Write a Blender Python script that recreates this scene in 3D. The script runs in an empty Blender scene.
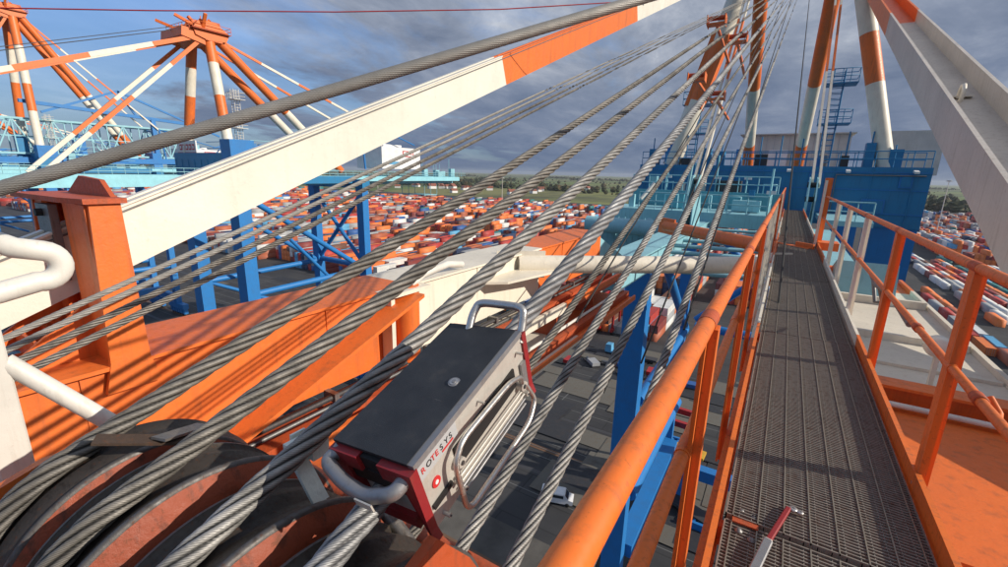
import bpy, math, random
import numpy as np
from math import sin, cos, pi, radians, sqrt, atan2
from mathutils import Vector, Matrix
random.seed(7); rng = np.random.default_rng(7)
sc = bpy.context.scene
col = sc.collection
# World frame: camera at the origin (a person standing on the boom walkway),
# +Y runs landward along the boom, +X to the right, quay level at z = GZ.
GZ = -50.0
HZ = .00005

# ------------------------------------------------------------------ materials
MATS = {}
def nd(nt, typ, **kw):
    n = nt.nodes.new(typ)
    for k, v in kw.items():
        if k in n.inputs: n.inputs[k].default_value = v
        else: setattr(n, k, v)
    return n
def base_mat(name):
    m = bpy.data.materials.new(name); m.use_nodes = True
    nt = m.node_tree; nt.nodes.clear()
    out = nt.nodes.new('ShaderNodeOutputMaterial'); b = nt.nodes.new('ShaderNodeBsdfPrincipled')
    nt.links.new(b.outputs[0], out.inputs[0])
    MATS[name] = m
    return m, nt, b
def ramp(nt, fac, stops):
    r = nt.nodes.new('ShaderNodeValToRGB'); e = r.color_ramp.elements
    while len(e) < len(stops): e.new(0.5)
    for i, (p, c) in enumerate(stops):
        e[i].position = p; e[i].color = (*c, 1) if len(c) == 3 else c
    nt.links.new(fac, r.inputs[0]); return r
def mix(nt, fac, a, b, mode='MIX'):
    m = nt.nodes.new('ShaderNodeMix'); m.data_type = 'RGBA'; m.blend_type = mode
    for s, v in ((0, fac), (6, a), (7, b)):
        if hasattr(v, 'node'): nt.links.new(v, m.inputs[s])
        elif s == 0: m.inputs[0].default_value = v
        else: m.inputs[s].default_value = (*v, 1) if len(v) == 3 else v
    return m.outputs[2]
def math_(nt, op, a, b=None, clamp=False):
    m = nt.nodes.new('ShaderNodeMath'); m.operation = op; m.use_clamp = clamp
    for i, v in enumerate((a, b)):
        if v is None: continue
        if hasattr(v, 'node'): nt.links.new(v, m.inputs[i])
        else: m.inputs[i].default_value = v
    return m.outputs[0]
def paint(name, c, rough=.42, dirt=.35, dirtc=(.12, .07, .04), scale=1.0, rust=0.0, bump=.02, metal=0):
    """weathered marine paint: tone drift, grime, small chips and streaks"""
    m, nt, b = base_mat(name)
    tc = nt.nodes.new('ShaderNodeTexCoord'); P = tc.outputs['Object']
    n1 = nd(nt, 'ShaderNodeTexNoise', Scale=.9*scale, Detail=6, Roughness=.6); nt.links.new(P, n1.inputs[0])
    n2 = nd(nt, 'ShaderNodeTexNoise', Scale=14*scale, Detail=8, Roughness=.7); nt.links.new(P, n2.inputs[0])
    mp = nt.nodes.new('ShaderNodeMapping'); mp.inputs['Scale'].default_value = (9*scale, 9*scale, .7*scale); nt.links.new(P, mp.inputs[0])
    n3 = nd(nt, 'ShaderNodeTexNoise', Scale=1.2, Detail=5, Roughness=.6); nt.links.new(mp.outputs[0], n3.inputs[0])
    f1 = ramp(nt, n1.outputs[0], [(.35, (0, 0, 0)), (.7, (1, 1, 1))])
    c2 = tuple(min(1, x*.82+.012) for x in c)
    cc = mix(nt, f1.outputs[0], c, c2)
    f3 = ramp(nt, n3.outputs[0], [(.52, (0, 0, 0)), (.75, (dirt,)*3)])
    cc = mix(nt, f3.outputs[0], cc, dirtc)
    f2 = ramp(nt, n2.outputs[0], [(.60-.05*rust, (0, 0, 0)), (.66-.05*rust, (min(1, .35+rust),)*3)])
    cc = mix(nt, math_(nt, 'MULTIPLY', f2.outputs[0], .35+.65*rust), cc, (.13, .045, .018))
    nt.links.new(cc, b.inputs['Base Color'])
    r = ramp(nt, n2.outputs[0], [(.3, (rough-.08,)*3), (.7, (rough+.2,)*3)]); nt.links.new(r.outputs[0], b.inputs['Roughness'])
    b.inputs['Metallic'].default_value = metal
    if bump:
        bp = nd(nt, 'ShaderNodeBump', Strength=.25, Distance=bump); nt.links.new(n2.outputs[0], bp.inputs['Height']); nt.links.new(bp.outputs[0], b.inputs['Normal'])
    return m
OR = (.80, .172, .026); CR = (.80, .74, .62)
paint('orange', OR, dirt=.4, rust=.06); paint('orange_rail', (.78, .168, .020), rough=.42, dirt=.5, scale=3.2, rust=.30, bump=.0025)
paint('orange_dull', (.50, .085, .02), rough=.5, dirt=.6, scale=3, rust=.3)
paint('cream', CR, dirt=.22, dirtc=(.32, .25, .16)); paint('cream_clean', (.82, .78, .68), dirt=.12, dirtc=(.4, .34, .25), rough=.35)
paint('cream_shaded', (.62, .56, .49), dirt=.45, dirtc=(.28, .22, .16), rust=.05); paint('white_tube', (.74, .72, .66), dirt=.3, dirtc=(.35, .3, .22), scale=4, bump=.003)  # right stay's cream, its shade darkened into the base colour
paint('blue', (.014, .20, .42), dirt=.25, dirtc=(.02, .05, .1)); paint('blue_leg', (.015, .19, .52), dirt=.2, dirtc=(.02, .06, .12))
paint('cyan', (.28, .56, .64), dirt=.3, dirtc=(.1, .2, .22)); paint('cyan_light', (.30, .66, .76), dirt=.25, dirtc=(.15, .3, .32)); paint('cyan_deep', (.10, .38, .47), dirt=.35, dirtc=(.05, .12, .14))
paint('house', (.62, .60, .55), dirt=.3, dirtc=(.3, .26, .2)); paint('white_paint', (.8, .8, .8), dirt=.15, dirtc=(.4, .38, .34))
paint('dark_steel', (.06, .06, .065), rough=.5, metal=.3, dirt=.4, scale=4); paint('grey_steel', (.22, .22, .22), rough=.42, metal=.6, dirt=.4, dirtc=(.09, .06, .04), scale=6, rust=.25, bump=.004)
paint('worn_steel', (.30, .28, .26), rough=.38, metal=.75, dirt=.5, dirtc=(.1, .07, .05), scale=8, rust=.35, bump=.004)
paint('sheave_steel', (.13, .12, .115), rough=.5, metal=.5, dirt=.8, dirtc=(.05, .03, .02), scale=7, rust=.5, bump=.004); paint('sheave_groove', (.055, .044, .036), rough=.5, metal=.3, dirt=1.0, dirtc=(.02, .014, .01), scale=9, rust=.5, bump=.004)
paint('orange_web', (.32, .062, .022), rough=.5, dirt=1.0, dirtc=(.045, .022, .014), scale=4, rust=.5)
paint('rust_dark', (.06, .035, .022), rough=.8, dirt=.6, scale=6, rust=.6)
paint('rust_wood', (.16, .085, .045), rough=.7, dirt=.6, scale=4, rust=.5)
paint('red', (.42, .012, .012), rough=.4, dirt=.3, scale=3); paint('dark_red', (.28, .012, .016), rough=.45, dirt=.4, scale=6, bump=.001)
paint('alu', (.60, .57, .52), rough=.42, metal=.35, dirt=.25, dirtc=(.35, .3, .25), scale=8, bump=.001)
paint('alu_edge', (.32, .32, .33), rough=.4, metal=.6, dirt=.2, scale=8, bump=.001)
paint('steel_bright', (.62, .60, .57), rough=.28, metal=.85, dirt=.35, dirtc=(.3, .26, .22), scale=8, bump=.001)
paint('yellow', (.7, .42, .03), dirt=.3); paint('grating', (.27, .24, .21), rough=.55, metal=.2, dirt=.7, dirtc=(.11, .05, .03), scale=2.5, rust=.4, bump=0)
paint('grating_edge', (.30, .27, .22), rough=.4, metal=.5, dirt=.5, dirtc=(.14, .1, .06), scale=2, bump=0)
paint('green_white', (.78, .84, .78), dirt=.3, scale=6)
def simple(name, c, rough=.5, metal=0, spec=.5):
    m, nt, b = base_mat(name); b.inputs['Base Color'].default_value = (*c, 1)
    b.inputs['Roughness'].default_value = rough; b.inputs['Metallic'].default_value = metal; return m
simple('black_rubber', (.012, .012, .013), .6); simple('glass', (.02, .03, .04), .08); simple('red_ink', (.55, .03, .03), .5); simple('black_ink', (.02, .02, .022), .5)
simple('white_ink', (.75, .75, .75), .5); simple('grey_label', (.42, .43, .44), .5)
paint('tar', (.022, .024, .03), rough=.7, dirt=.2, scale=.1, bump=0); paint('concrete', (.13, .12, .10), rough=.8, dirt=.5, scale=.1, bump=0)
simple('lane_grey', (.14, .14, .135), .7)
def rubber_mat():
    m, nt, b = base_mat('lid_rubber')
    tc = nt.nodes.new('ShaderNodeTexCoord')
    n = nd(nt, 'ShaderNodeTexNoise', Scale=900, Detail=3); nt.links.new(tc.outputs['Object'], n.inputs[0])
    n1 = nd(nt, 'ShaderNodeTexNoise', Scale=18, Detail=6, Roughness=.65); nt.links.new(tc.outputs['Object'], n1.inputs[0])
    r = ramp(nt, n1.outputs[0], [(.35, (.016, .019, .024)), (.6, (.028, .031, .036)), (.8, (.06, .058, .055))]); nt.links.new(r.outputs[0], b.inputs['Base Color'])
    mp = nt.nodes.new('ShaderNodeMapping'); mp.inputs['Scale'].default_value = (6, 160, 160); mp.inputs['Rotation'].default_value = (.3, .2, .9); nt.links.new(tc.outputs['Object'], mp.inputs[0])
    ns = nd(nt, 'ShaderNodeTexNoise', Scale=1.3, Detail=3, Roughness=.7); nt.links.new(mp.outputs[0], ns.inputs[0])
    sc_ = ramp(nt, ns.outputs[0], [(.70, (0, 0, 0)), (.74, (.55,)*3)]).outputs[0]
    nt.links.new(mix(nt, sc_, r.outputs[0], (.12, .12, .12)), b.inputs['Base Color'])
    bp = nd(nt, 'ShaderNodeBump', Strength=.5, Distance=.001); nt.links.new(n.outputs[0], bp.inputs['Height']); nt.links.new(bp.outputs[0], b.inputs['Normal'])
    b.inputs['Roughness'].default_value = .62
rubber_mat()
def rope_mat(name, dark, light, metal=.55, g0=0.0):
    m, nt, b = base_mat(name)
    uv = nt.nodes.new('ShaderNodeUVMap')
    mp = nt.nodes.new('ShaderNodeMapping'); nt.links.new(uv.outputs[0], mp.inputs[0])
    mp.inputs['Rotation'].default_value = (0, 0, radians(-32))
    w = nd(nt, 'ShaderNodeTexWave', Scale=22, Distortion=.6, Detail=2); w.bands_direction = 'Y'; nt.links.new(mp.outputs[0], w.inputs[0])
    tc = nt.nodes.new('ShaderNodeTexCoord')
    n = nd(nt, 'ShaderNodeTexNoise', Scale=16, Detail=6, Roughness=.65); nt.links.new(tc.outputs['Object'], n.inputs[0])
    uv2 = nt.nodes.new('ShaderNodeUVMap'); uv2.uv_map = 'strand'
    sx_ = nt.nodes.new('ShaderNodeSeparateXYZ'); nt.links.new(uv2.outputs[0], sx_.inputs[0])
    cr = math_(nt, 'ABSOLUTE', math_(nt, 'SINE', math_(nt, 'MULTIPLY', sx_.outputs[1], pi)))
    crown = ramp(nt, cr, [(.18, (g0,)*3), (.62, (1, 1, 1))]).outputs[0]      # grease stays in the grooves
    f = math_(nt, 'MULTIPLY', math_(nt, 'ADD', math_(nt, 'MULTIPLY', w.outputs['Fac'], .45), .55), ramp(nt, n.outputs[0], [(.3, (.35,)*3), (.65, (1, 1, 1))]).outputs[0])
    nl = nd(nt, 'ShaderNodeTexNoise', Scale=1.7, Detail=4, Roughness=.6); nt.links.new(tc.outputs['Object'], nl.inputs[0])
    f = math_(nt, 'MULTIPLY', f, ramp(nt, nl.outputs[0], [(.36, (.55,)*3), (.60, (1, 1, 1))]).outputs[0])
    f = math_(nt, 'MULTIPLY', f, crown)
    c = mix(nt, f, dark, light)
    nt.links.new(c, b.inputs['Base Color']); b.inputs['Metallic'].default_value = metal
    r = ramp(nt, n.outputs[0], [(.3, (.62,)*3), (.7, (.48,)*3)]); nt.links.new(r.outputs[0], b.inputs['Roughness'])
    bp = nd(nt, 'ShaderNodeBump', Strength=.3, Distance=.001); nt.links.new(w.outputs['Fac'], bp.inputs['Height']); nt.links.new(bp.outputs[0], b.inputs['Normal'])
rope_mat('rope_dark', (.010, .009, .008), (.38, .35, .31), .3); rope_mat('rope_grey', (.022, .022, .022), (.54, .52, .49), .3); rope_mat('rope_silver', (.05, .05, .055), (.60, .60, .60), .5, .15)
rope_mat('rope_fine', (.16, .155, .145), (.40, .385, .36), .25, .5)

# container paints
CONT = [('c_orange', (.76, .19, .035), 25), ('c_red', (.42, .03, .02), 14), ('c_maroon', (.22, .03, .025), 12), ('c_white', (.70, .70, .68), 15), ('c_grey', (.34, .35, .36), 11),
        ('c_blue', (.02, .10, .33), 6), ('c_sky', (.10, .36, .60), 3), ('c_navy', (.012, .03, .09), 4), ('c_rust', (.40, .10, .04), 9), ('c_teal', (.02, .17, .17), 1), ('c_brown', (.15, .06, .035), 2)]
def cont_mat(name, c):
    m, nt, b = base_mat(name)
    tc = nt.nodes.new('ShaderNodeTexCoord')
    w = nd(nt, 'ShaderNodeTexWave', Scale=1.1, Distortion=0); w.bands_direction = 'Y'; nt.links.new(tc.outputs['Object'], w.inputs[0])
    n = nd(nt, 'ShaderNodeTexNoise', Scale=.35, Detail=8, Roughness=.7); nt.links.new(tc.outputs['Object'], n.inputs[0])
    cc = mix(nt, ramp(nt, n.outputs[0], [(.42, (0, 0, 0)), (.68, (.7,)*3)]).outputs[0], c, tuple(x*.62+.05 for x in c))
    nt.links.new(cc, b.inputs['Base Color']); b.inputs['Roughness'].default_value = .6
    bp = nd(nt, 'ShaderNodeBump', Strength=.18, Distance=.03); nt.links.new(w.outputs['Fac'], bp.inputs['Height']); nt.links.new(bp.outputs[0], b.inputs['Normal'])
for n_, c_, _ in CONT: cont_mat(n_, c_)

# ------------------------------------------------------------------ mesh builder
def V(*a): return Vector(a)
class MB:
    def __init__(s): s.v = []; s.f = []; s.m = []; s.sm = []; s.uv = None; s.mats = []
    def mi(s, name):
        if name not in s.mats: s.mats.append(name)
        return s.mats.index(name)
    def add(s, vs, fs, mat, smooth=False):
        o = len(s.v); k = s.mi(mat)
        s.v += [tuple(p) for p in vs]
        for f in fs: s.f.append(tuple(i+o for i in f)); s.m.append(k); s.sm.append(smooth)
    def box(s, a, b, mat):
        (x0, y0, z0), (x1, y1, z1) = a, b
        vs = [(x, y, z) for z in (z0, z1) for y in (y0, y1) for x in (x0, x1)]
        s.add(vs, [(0, 2, 3, 1), (4, 5, 7, 6), (0, 1, 5, 4), (2, 6, 7, 3), (0, 4, 6, 2), (1, 3, 7, 5)], mat); return s
    def beam(s, p0, p1, w, h, mat, up=(0, 0, 1), bev=0):
        p0, p1 = Vector(p0), Vector(p1); d = (p1-p0).normalized(); u = Vector(up)
        if abs(d.dot(u)) > .98: u = Vector((0, 1, 0))
        r = d.cross(u).normalized(); u = r.cross(d).normalized()
        w /= 2; h /= 2
        if bev:
            pr = [(-w+bev, -h), (w-bev, -h), (w, -h+bev), (w, h-bev), (w-bev, h), (-w+bev, h), (-w, h-bev), (-w, -h+bev)]
        else: pr = [(-w, -h), (w, -h), (w, h), (-w, h)]
        n = len(pr); vs = [p+r*a+u*b for p in (p0, p1) for a, b in pr]
        fs = [(i, (i+1) % n, n+(i+1) % n, n+i) for i in range(n)] + [tuple(range(n-1, -1, -1)), tuple(range(n, 2*n))]
        s.add(vs, fs, mat); return s
    def tube(s, p0, p1, r, mat, r1=None, n=12, caps=True):
        return s.path([p0, p1], r, mat, n=n, r1=r1, caps=caps)
    def path(s, pts, r, mat, n=10, r1=None, caps=True, closed=False):
        pts = [Vector(p) for p in pts]; N = len(pts); vs = []; prev = None
        for i, p in enumerate(pts):
            a = pts[i-1] if i or closed else p; b = pts[(i+1) % N] if i < N-1 or closed else p
            d = (b-a).normalized()
            if prev is None: u = d.orthogonal().normalized()
            else: u = (prev-d*prev.dot(d)).normalized()
            prev = u; w = d.cross(u)
            rr = r if r1 is None else r+(r1-r)*i/(N-1)
            vs += [p+(u*cos(2*pi*k/n)+w*sin(2*pi*k/n))*rr for k in range(n)]
        fs = []
        for i in range(N if closed else N-1):
            j = (i+1) % N
            fs += [(i*n+k, i*n+(k+1) % n, j*n+(k+1) % n, j*n+k) for k in range(n)]
        s.add(vs, fs, mat, True)
        if caps and not closed: s.add([vs[k] for k in range(n)], [tuple(range(n-1, -1, -1))], mat); s.add(vs[-n:], [tuple(range(n))], mat)
        return s
    def prism(s, poly, axis, a, b, mat):
        """poly (list of 2-D points) extruded along axis 0/1/2 from a to b"""
        def P(p, t):
            q = list(p); q.insert(axis, t); return tuple(q)
        n = len(poly); vs = [P(p, a) for p in poly]+[P(p, b) for p in poly]
        s.add(vs, [(i, (i+1) % n, n+(i+1) % n, n+i) for i in range(n)]+[tuple(range(n-1, -1, -1)), tuple(range(n, 2*n))], mat); return s
    def lathe(s, prof, c, axis, mat, n=48, a0=0, a1=2*pi):
        """prof: list of (radius, offset along axis); revolve round axis through c"""
        full = abs(a1-a0-2*pi) < 1e-6; vs = []; K = n if full else n+1
        for k in range(K):
            t = a0+(a1-a0)*k/n
            for r, o in prof:
                q = [r*cos(t), r*sin(t)]; q.insert(axis, o); vs.append((c[0]+q[0], c[1]+q[1], c[2]+q[2]))
        m = len(prof); fs = []
        for k in range(n):
            j = (k+1) % K
            fs += [(k*m+i, k*m+i+1, j*m+i+1, j*m+i) for i in range(m-1)]
        s.add(vs, fs, mat, True); return s
    def build(s, name, parent=None, mat=None, fix=True):
        me = bpy.data.meshes.new(name); me.from_pydata(s.v, [], s.f)
        for n in s.mats: me.materials.append(MATS[n])
        me.polygons.foreach_set('material_index', s.m); me.polygons.foreach_set('use_smooth', s.sm); me.update()
        if fix:
            import bmesh
            bm = bmesh.new(); bm.from_mesh(me); bmesh.ops.recalc_face_normals(bm, faces=bm.faces); bm.to_mesh(me); bm.free()
        o = bpy.data.objects.new(name, me); col.objects.link(o)
        if parent: o.parent = parent
        if parent and parent.type == 'EMPTY' or parent and parent.type == 'MESH':
            o.matrix_parent_inverse = Matrix.Translation(-world_loc(parent))
        return o
def world_loc(o):
    v = Vector(o.location)
    p = o.parent
    if p and o.type == 'EMPTY': v += world_loc(p)
    if o.type == 'MESH' and p: return Vector((0, 0, 0)) if o.get('abs') is None else v
    return v
def tag(o, label=None, cat=None, group=None, kind=None):
    for k, v in (('label', label), ('category', cat), ('group', group), ('kind', kind)):
        if v: o[k] = v
    return o
def thing(name, loc, label, cat, group=None):
    o = bpy.data.objects.new(name, None); col.objects.link(o); o.location = loc; o.empty_display_size = .2
    return tag(o, label, cat, group)
def copy_tree(o, parent=None):
    c = o.copy(); col.objects.link(c)
    if parent: c.parent = parent
    for ch in list(o.children): copy_tree(ch, c)
    return c
def lerp(a, b, t): return Vector(a).lerp(Vector(b), t)
def banded(mb, p0, p1, bands, fn):
    """bands: list of (t0,t1,mat); fn(mb,a,b,mat) draws each piece"""
    for t0, t1, m in bands: fn(mb, lerp(p0, p1, t0), lerp(p0, p1, t1), m)

# ------------------------------------------------------------------ camera
cam_d = bpy.data.cameras.new('camera'); cam = bpy.data.objects.new('camera', cam_d); col.objects.link(cam); sc.camera = cam
YAW, PITCH, ROLL, F = 31.496, 13.868, 1.4, 450.0
cam_d.sensor_fit = 'HORIZONTAL'; cam_d.sensor_width = 36; cam_d.lens = 36*F/1008; cam_d.clip_start = .02; cam_d.clip_end = 30000
fw = Vector((-sin(radians(YAW))*cos(radians(PITCH)), cos(radians(YAW))*cos(radians(PITCH)), -sin(radians(PITCH))))
rt = fw.cross(Vector((0, 0, 1))).normalized(); up = rt.cross(fw)
a = radians(ROLL); rt2 = rt*cos(a)+up*sin(a); up2 = up*cos(a)-rt*sin(a)
cam.matrix_world = Matrix(((rt2.x, up2.x, -fw.x, 0), (rt2.y, up2.y, -fw.y, 0), (rt2.z, up2.z, -fw.z, 0), (0, 0, 0, 1)))

# ------------------------------------------------------------------ light
SAZ, SEL = 76.0, 27.0   # azimuth from +Y towards +X, elevation
sd = Vector((sin(radians(SAZ))*cos(radians(SEL)), cos(radians(SAZ))*cos(radians(SEL)), sin(radians(SEL))))
L = bpy.data.lights.new('sun', 'SUN'); L.energy = 4.3; L.angle = radians(.53); L.color = (1, .91, .78)
lo = bpy.data.objects.new('sun', L); col.objects.link(lo); lo.rotation_euler = (-sd).to_track_quat('-Z', 'Y').to_euler()
W = bpy.data.worlds.new('World'); sc.world = W; W.use_nodes = True; nt = W.node_tree; nt.nodes.clear()
out = nt.nodes.new('ShaderNodeOutputWorld'); bg = nt.nodes.new('ShaderNodeBackground'); nt.links.new(bg.outputs[0], out.inputs[0])
sky = nt.nodes.new('ShaderNodeTexSky'); sky.sky_type = 'NISHITA'; sky.sun_disc = False; sky.sun_elevation = radians(SEL); sky.sun_rotation = radians(SAZ)
tc = nt.nodes.new('ShaderNodeTexCoord'); D = tc.outputs['Generated']
sp = nt.nodes.new('ShaderNodeSeparateXYZ'); nt.links.new(D, sp.inputs[0])
zz = math_(nt, 'ADD', math_(nt, 'MAXIMUM', sp.outputs[2], 0.0), .13)
cx = nt.nodes.new('ShaderNodeCombineXYZ')
nt.links.new(math_(nt, 'DIVIDE', sp.outputs[0], zz), cx.inputs[0]); nt.links.new(math_(nt, 'DIVIDE', sp.outputs[1], zz), cx.inputs[1])
def cloud_noise(scale, rot, sx, sy, detail=7, rough=.58, dist=.6, off=(0, 0, 0)):
    mp = nt.nodes.new('ShaderNodeMapping'); mp.inputs['Rotation'].default_value = (0, 0, rot); mp.inputs['Scale'].default_value = (sx, sy, 1); mp.inputs['Location'].default_value = off
    nt.links.new(cx.outputs[0], mp.inputs[0])
    n = nd(nt, 'ShaderNodeTexNoise', Scale=scale, Detail=detail, Roughness=rough, Distortion=dist); nt.links.new(mp.outputs[0], n.inputs[0]); return n.outputs[0]
nA = cloud_noise(.75, .5, 1, .6, dist=.35, rough=.62, off=(3, 1, 0)); nB = cloud_noise(1.6, .3, 1, .62, dist=.3, rough=.64, off=(7, 4, 0)); nC = cloud_noise(.33, .2, 1, .6, off=(1.5, 2.5, 0))
# where the blue shows: to the left (-X) high up
blue_side = math_(nt, 'ADD', math_(nt, 'MULTIPLY', sp.outputs[0], -.55), math_(nt, 'MULTIPLY', sp.outputs[1], -.25))
cover = math_(nt, 'SUBTRACT', math_(nt, 'ADD', nA, .21), math_(nt, 'MULTIPLY', math_(nt, 'ADD', blue_side, .10), .50))
mask = ramp(nt, cover, [(.36, (0, 0, 0)), (.56, (1, 1, 1))]).outputs[0]
ccol = ramp(nt, nB, [(.32, (2.0, 2.4, 3.2)), (.50, (3.7, 4.1, 4.9)), (.62, (5.6, 5.9, 6.5)), (.72, (8.6, 8.8, 9.0))]).outputs[0]
dark = ramp(nt, nC, [(.40, (.62, .66, .74)), (.62, (1.05, 1.04, 1.02))]).outputs[0]
ccol = mix(nt, 1.0, ccol, dark, 'MULTIPLY')
# rain-dark slate bank low over the land
lowm = ramp(nt, sp.outputs[2], [(.0, (1, 1, 1)), (.16, (.65,)*3), (.34, (0, 0, 0))]).outputs[0]
ccol = mix(nt, math_(nt, 'MULTIPLY', lowm, .85), ccol, (.95, 1.4, 2.4))
skyc = mix(nt, 1.0, sky.outputs[0], (.78, 1.05, 1.45), 'MULTIPLY')
mask2 = math_(nt, 'MAXIMUM', mask, math_(nt, 'MULTIPLY', lowm, .75))
fin = mix(nt, mask2, skyc, ccol)
nt.links.new(fin, bg.inputs[0]); bg.inputs[1].default_value = .10
vs_ = sc.view_settings; vs_.view_transform = 'Standard'; vs_.look = 'None'; vs_.exposure = 0.17; vs_.gamma = 1; vs_.use_curve_mapping = False
try: sc.cycles.max_bounces = 6; sc.cycles.use_denoising = True
except Exception: pass

# ------------------------------------------------------------------ terrain
def sheet(name, x0, x1, y0, y1, z, mat, th=0):
    mb = MB(); mb.add([(x0, y0, z), (x1, y0, z), (x1, y1, z), (x0, y1, z)], [(0, 1, 2, 3)], mat)
    return tag(mb.build(name), kind='structure')
def ground_mats():
    m, nt, b = base_mat('asphalt'); tc = nt.nodes.new('ShaderNodeTexCoord'); P = tc.outputs['Object']
    n = nd(nt, 'ShaderNodeTexNoise', Scale=.06, Detail=8, Roughness=.6); nt.links.new(P, n.inputs[0])
    mp = nt.nodes.new('ShaderNodeMapping'); mp.inputs['Scale'].default_value = (.02, .35, 1); nt.links.new(P, mp.inputs[0])
    n2 = nd(nt, 'ShaderNodeTexNoise', Scale=1, Detail=5); nt.links.new(mp.outputs[0], n2.inputs[0])
    c = ramp(nt, n.outputs[0], [(.3, (.028, .029, .032)), (.6, (.055, .054, .054)), (.8, (.085, .082, .078))]).outputs[0]
    c = mix(nt, ramp(nt, n2.outputs[0], [(.5, (0, 0, 0)), (.7, (.6,)*3)]).outputs[0], c, (.022, .022, .024))
    br = nd(nt, 'ShaderNodeTexBrick', Scale=.05); br.inputs['Mortar Size'].default_value = .006; nt.links.new(P, br.inputs[0])
    br.inputs['Color1'].default_value = (1, 1, 1, 1); br.inputs['Color2'].default_value = (.8, .8, .82, 1); br.inputs['Mortar'].default_value = (.5, .5, .5, 1)
    c = mix(nt, 1.0, c, br.outputs[0], 'MULTIPLY'); nt.links.new(c, b.inputs[0]); b.inputs['Roughness'].default_value = .8
    m, nt, b = base_mat('paving'); tc = nt.nodes.new('ShaderNodeTexCoord'); P = tc.outputs['Object']
    n = nd(nt, 'ShaderNodeTexNoise', Scale=.15, Detail=8, Roughness=.65); nt.links.new(P, n.inputs[0])
    c = ramp(nt, n.outputs[0], [(.3, (.05, .045, .04)), (.7, (.13, .12, .105))]).outputs[0]; nt.links.new(c, b.inputs[0]); b.inputs['Roughness'].default_value = .85
    m, nt, b = base_mat('fields'); tc = nt.nodes.new('ShaderNodeTexCoord'); P = tc.outputs['Object']
    v = nd(nt, 'ShaderNodeTexVoronoi', Scale=.0026); mp = nt.nodes.new('ShaderNodeMapping'); mp.inputs['Scale'].default_value = (1, .7, 1); mp.inputs['Rotation'].default_value = (0, 0, .5)
    nt.links.new(P, mp.inputs[0]); nt.links.new(mp.outputs[0], v.inputs[0])
    sv = nt.nodes.new('ShaderNodeSeparateColor'); nt.links.new(v.outputs['Color'], sv.inputs[0])
    n = nd(nt, 'ShaderNodeTexNoise', Scale=.004, Detail=9, Roughness=.7); nt.links.new(P, n.inputs[0])
    c = ramp(nt, sv.outputs[0], [(.0, (.07, .11, .025)), (.4, (.12, .17, .035)), (.7, (.20, .19, .06)), (1, (.05, .08, .02))]).outputs[0]
    c = mix(nt, ramp(nt, n.outputs[0], [(.45, (0, 0, 0)), (.6, (.8,)*3)]).outputs[0], c, (.035, .045, .02)); nt.links.new(c, b.inputs[0]); b.inputs['Roughness'].default_value = .95
    m, nt, b = base_mat('water'); tc = nt.nodes.new('ShaderNodeTexCoord')
    n = nd(nt, 'ShaderNodeTexNoise', Scale=.3, Detail=6); nt.links.new(tc.outputs['Object'], n.inputs[0])
    bp = nd(nt, 'ShaderNodeBump', Strength=.4, Distance=.5); nt.links.new(n.outputs[0], bp.inputs['Height']); nt.links.new(bp.outputs[0], b.inputs['Normal'])
    b.inputs['Base Color'].default_value = (.03, .045, .045, 1); b.inputs['Roughness'].default_value = .15
    m, nt, b = base_mat('foliage'); tc = nt.nodes.new('ShaderNodeTexCoord')
    n = nd(nt, 'ShaderNodeTexNoise', Scale=.03, Detail=8, Roughness=.7); nt.links.new(tc.outputs['Object'], n.inputs[0])
    c = ramp(nt, n.outputs[0], [(.3, (.015, .025, .01)), (.5, (.035, .045, .016)), (.62, (.10, .06, .025)), (.75, (.035, .05, .016))]).outputs[0]; nt.links.new(c, b.inputs[0]); b.inputs['Roughness'].default_value = .9
ground_mats()
sheet('fields', -14000, 14000, 36, 16000, GZ-.5, 'fields')
sheet('water', -14000, 14000, -4000, 36.5, GZ-5, 'water')
mbq = MB(); mbq.box((-1600, 36, GZ-8), (900, 130, GZ), 'paving'); tag(mbq.build('quay'), kind='structure')
sheet('container_yard', -1600, 900, 48, 760, GZ+.01, 'asphalt'); sheet('far_yard', 40, 900, 760, 1500, GZ+.01, 'asphalt')
mbl = MB()
for i in range(14):
    y = 56+i*4.6
    mbl.box((-900, y, GZ+.014), (400, y+(.9 if i % 4 == 1 else .15), GZ+.018), 'dark_steel' if i % 4 == 1 else 'lane_grey')
for i in range(60):
    x = -700+i*17
    mbl.box((x, 74, GZ+.02), (x+.2, 92, GZ+.024), 'lane_grey')
for k in range(70):
    x = (-420+rng.random()*440) if k < 26 else (-75+rng.random()*80); y = 54+rng.random()*70; mbl.box((x, y, GZ+.019+k*.004), (x+6+rng.random()*22, y+2+rng.random()*7, GZ+.0205+k*.004), ['tar', 'concrete'][k % 2])
tag(mbl.build('lane_markings', fix=False), kind='structure')
mbr = MB()
for y in (41.0, 67.5): mbr.box((-900, y-.6, GZ+.02), (400, y+.6, GZ+.06), 'rust_wood'); mbr.box((-900, y-.06, GZ+.06), (400, y+.06, GZ+.14), 'worn_steel')
tag(mbr.build('crane_rails', fix=False), kind='structure')

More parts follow.
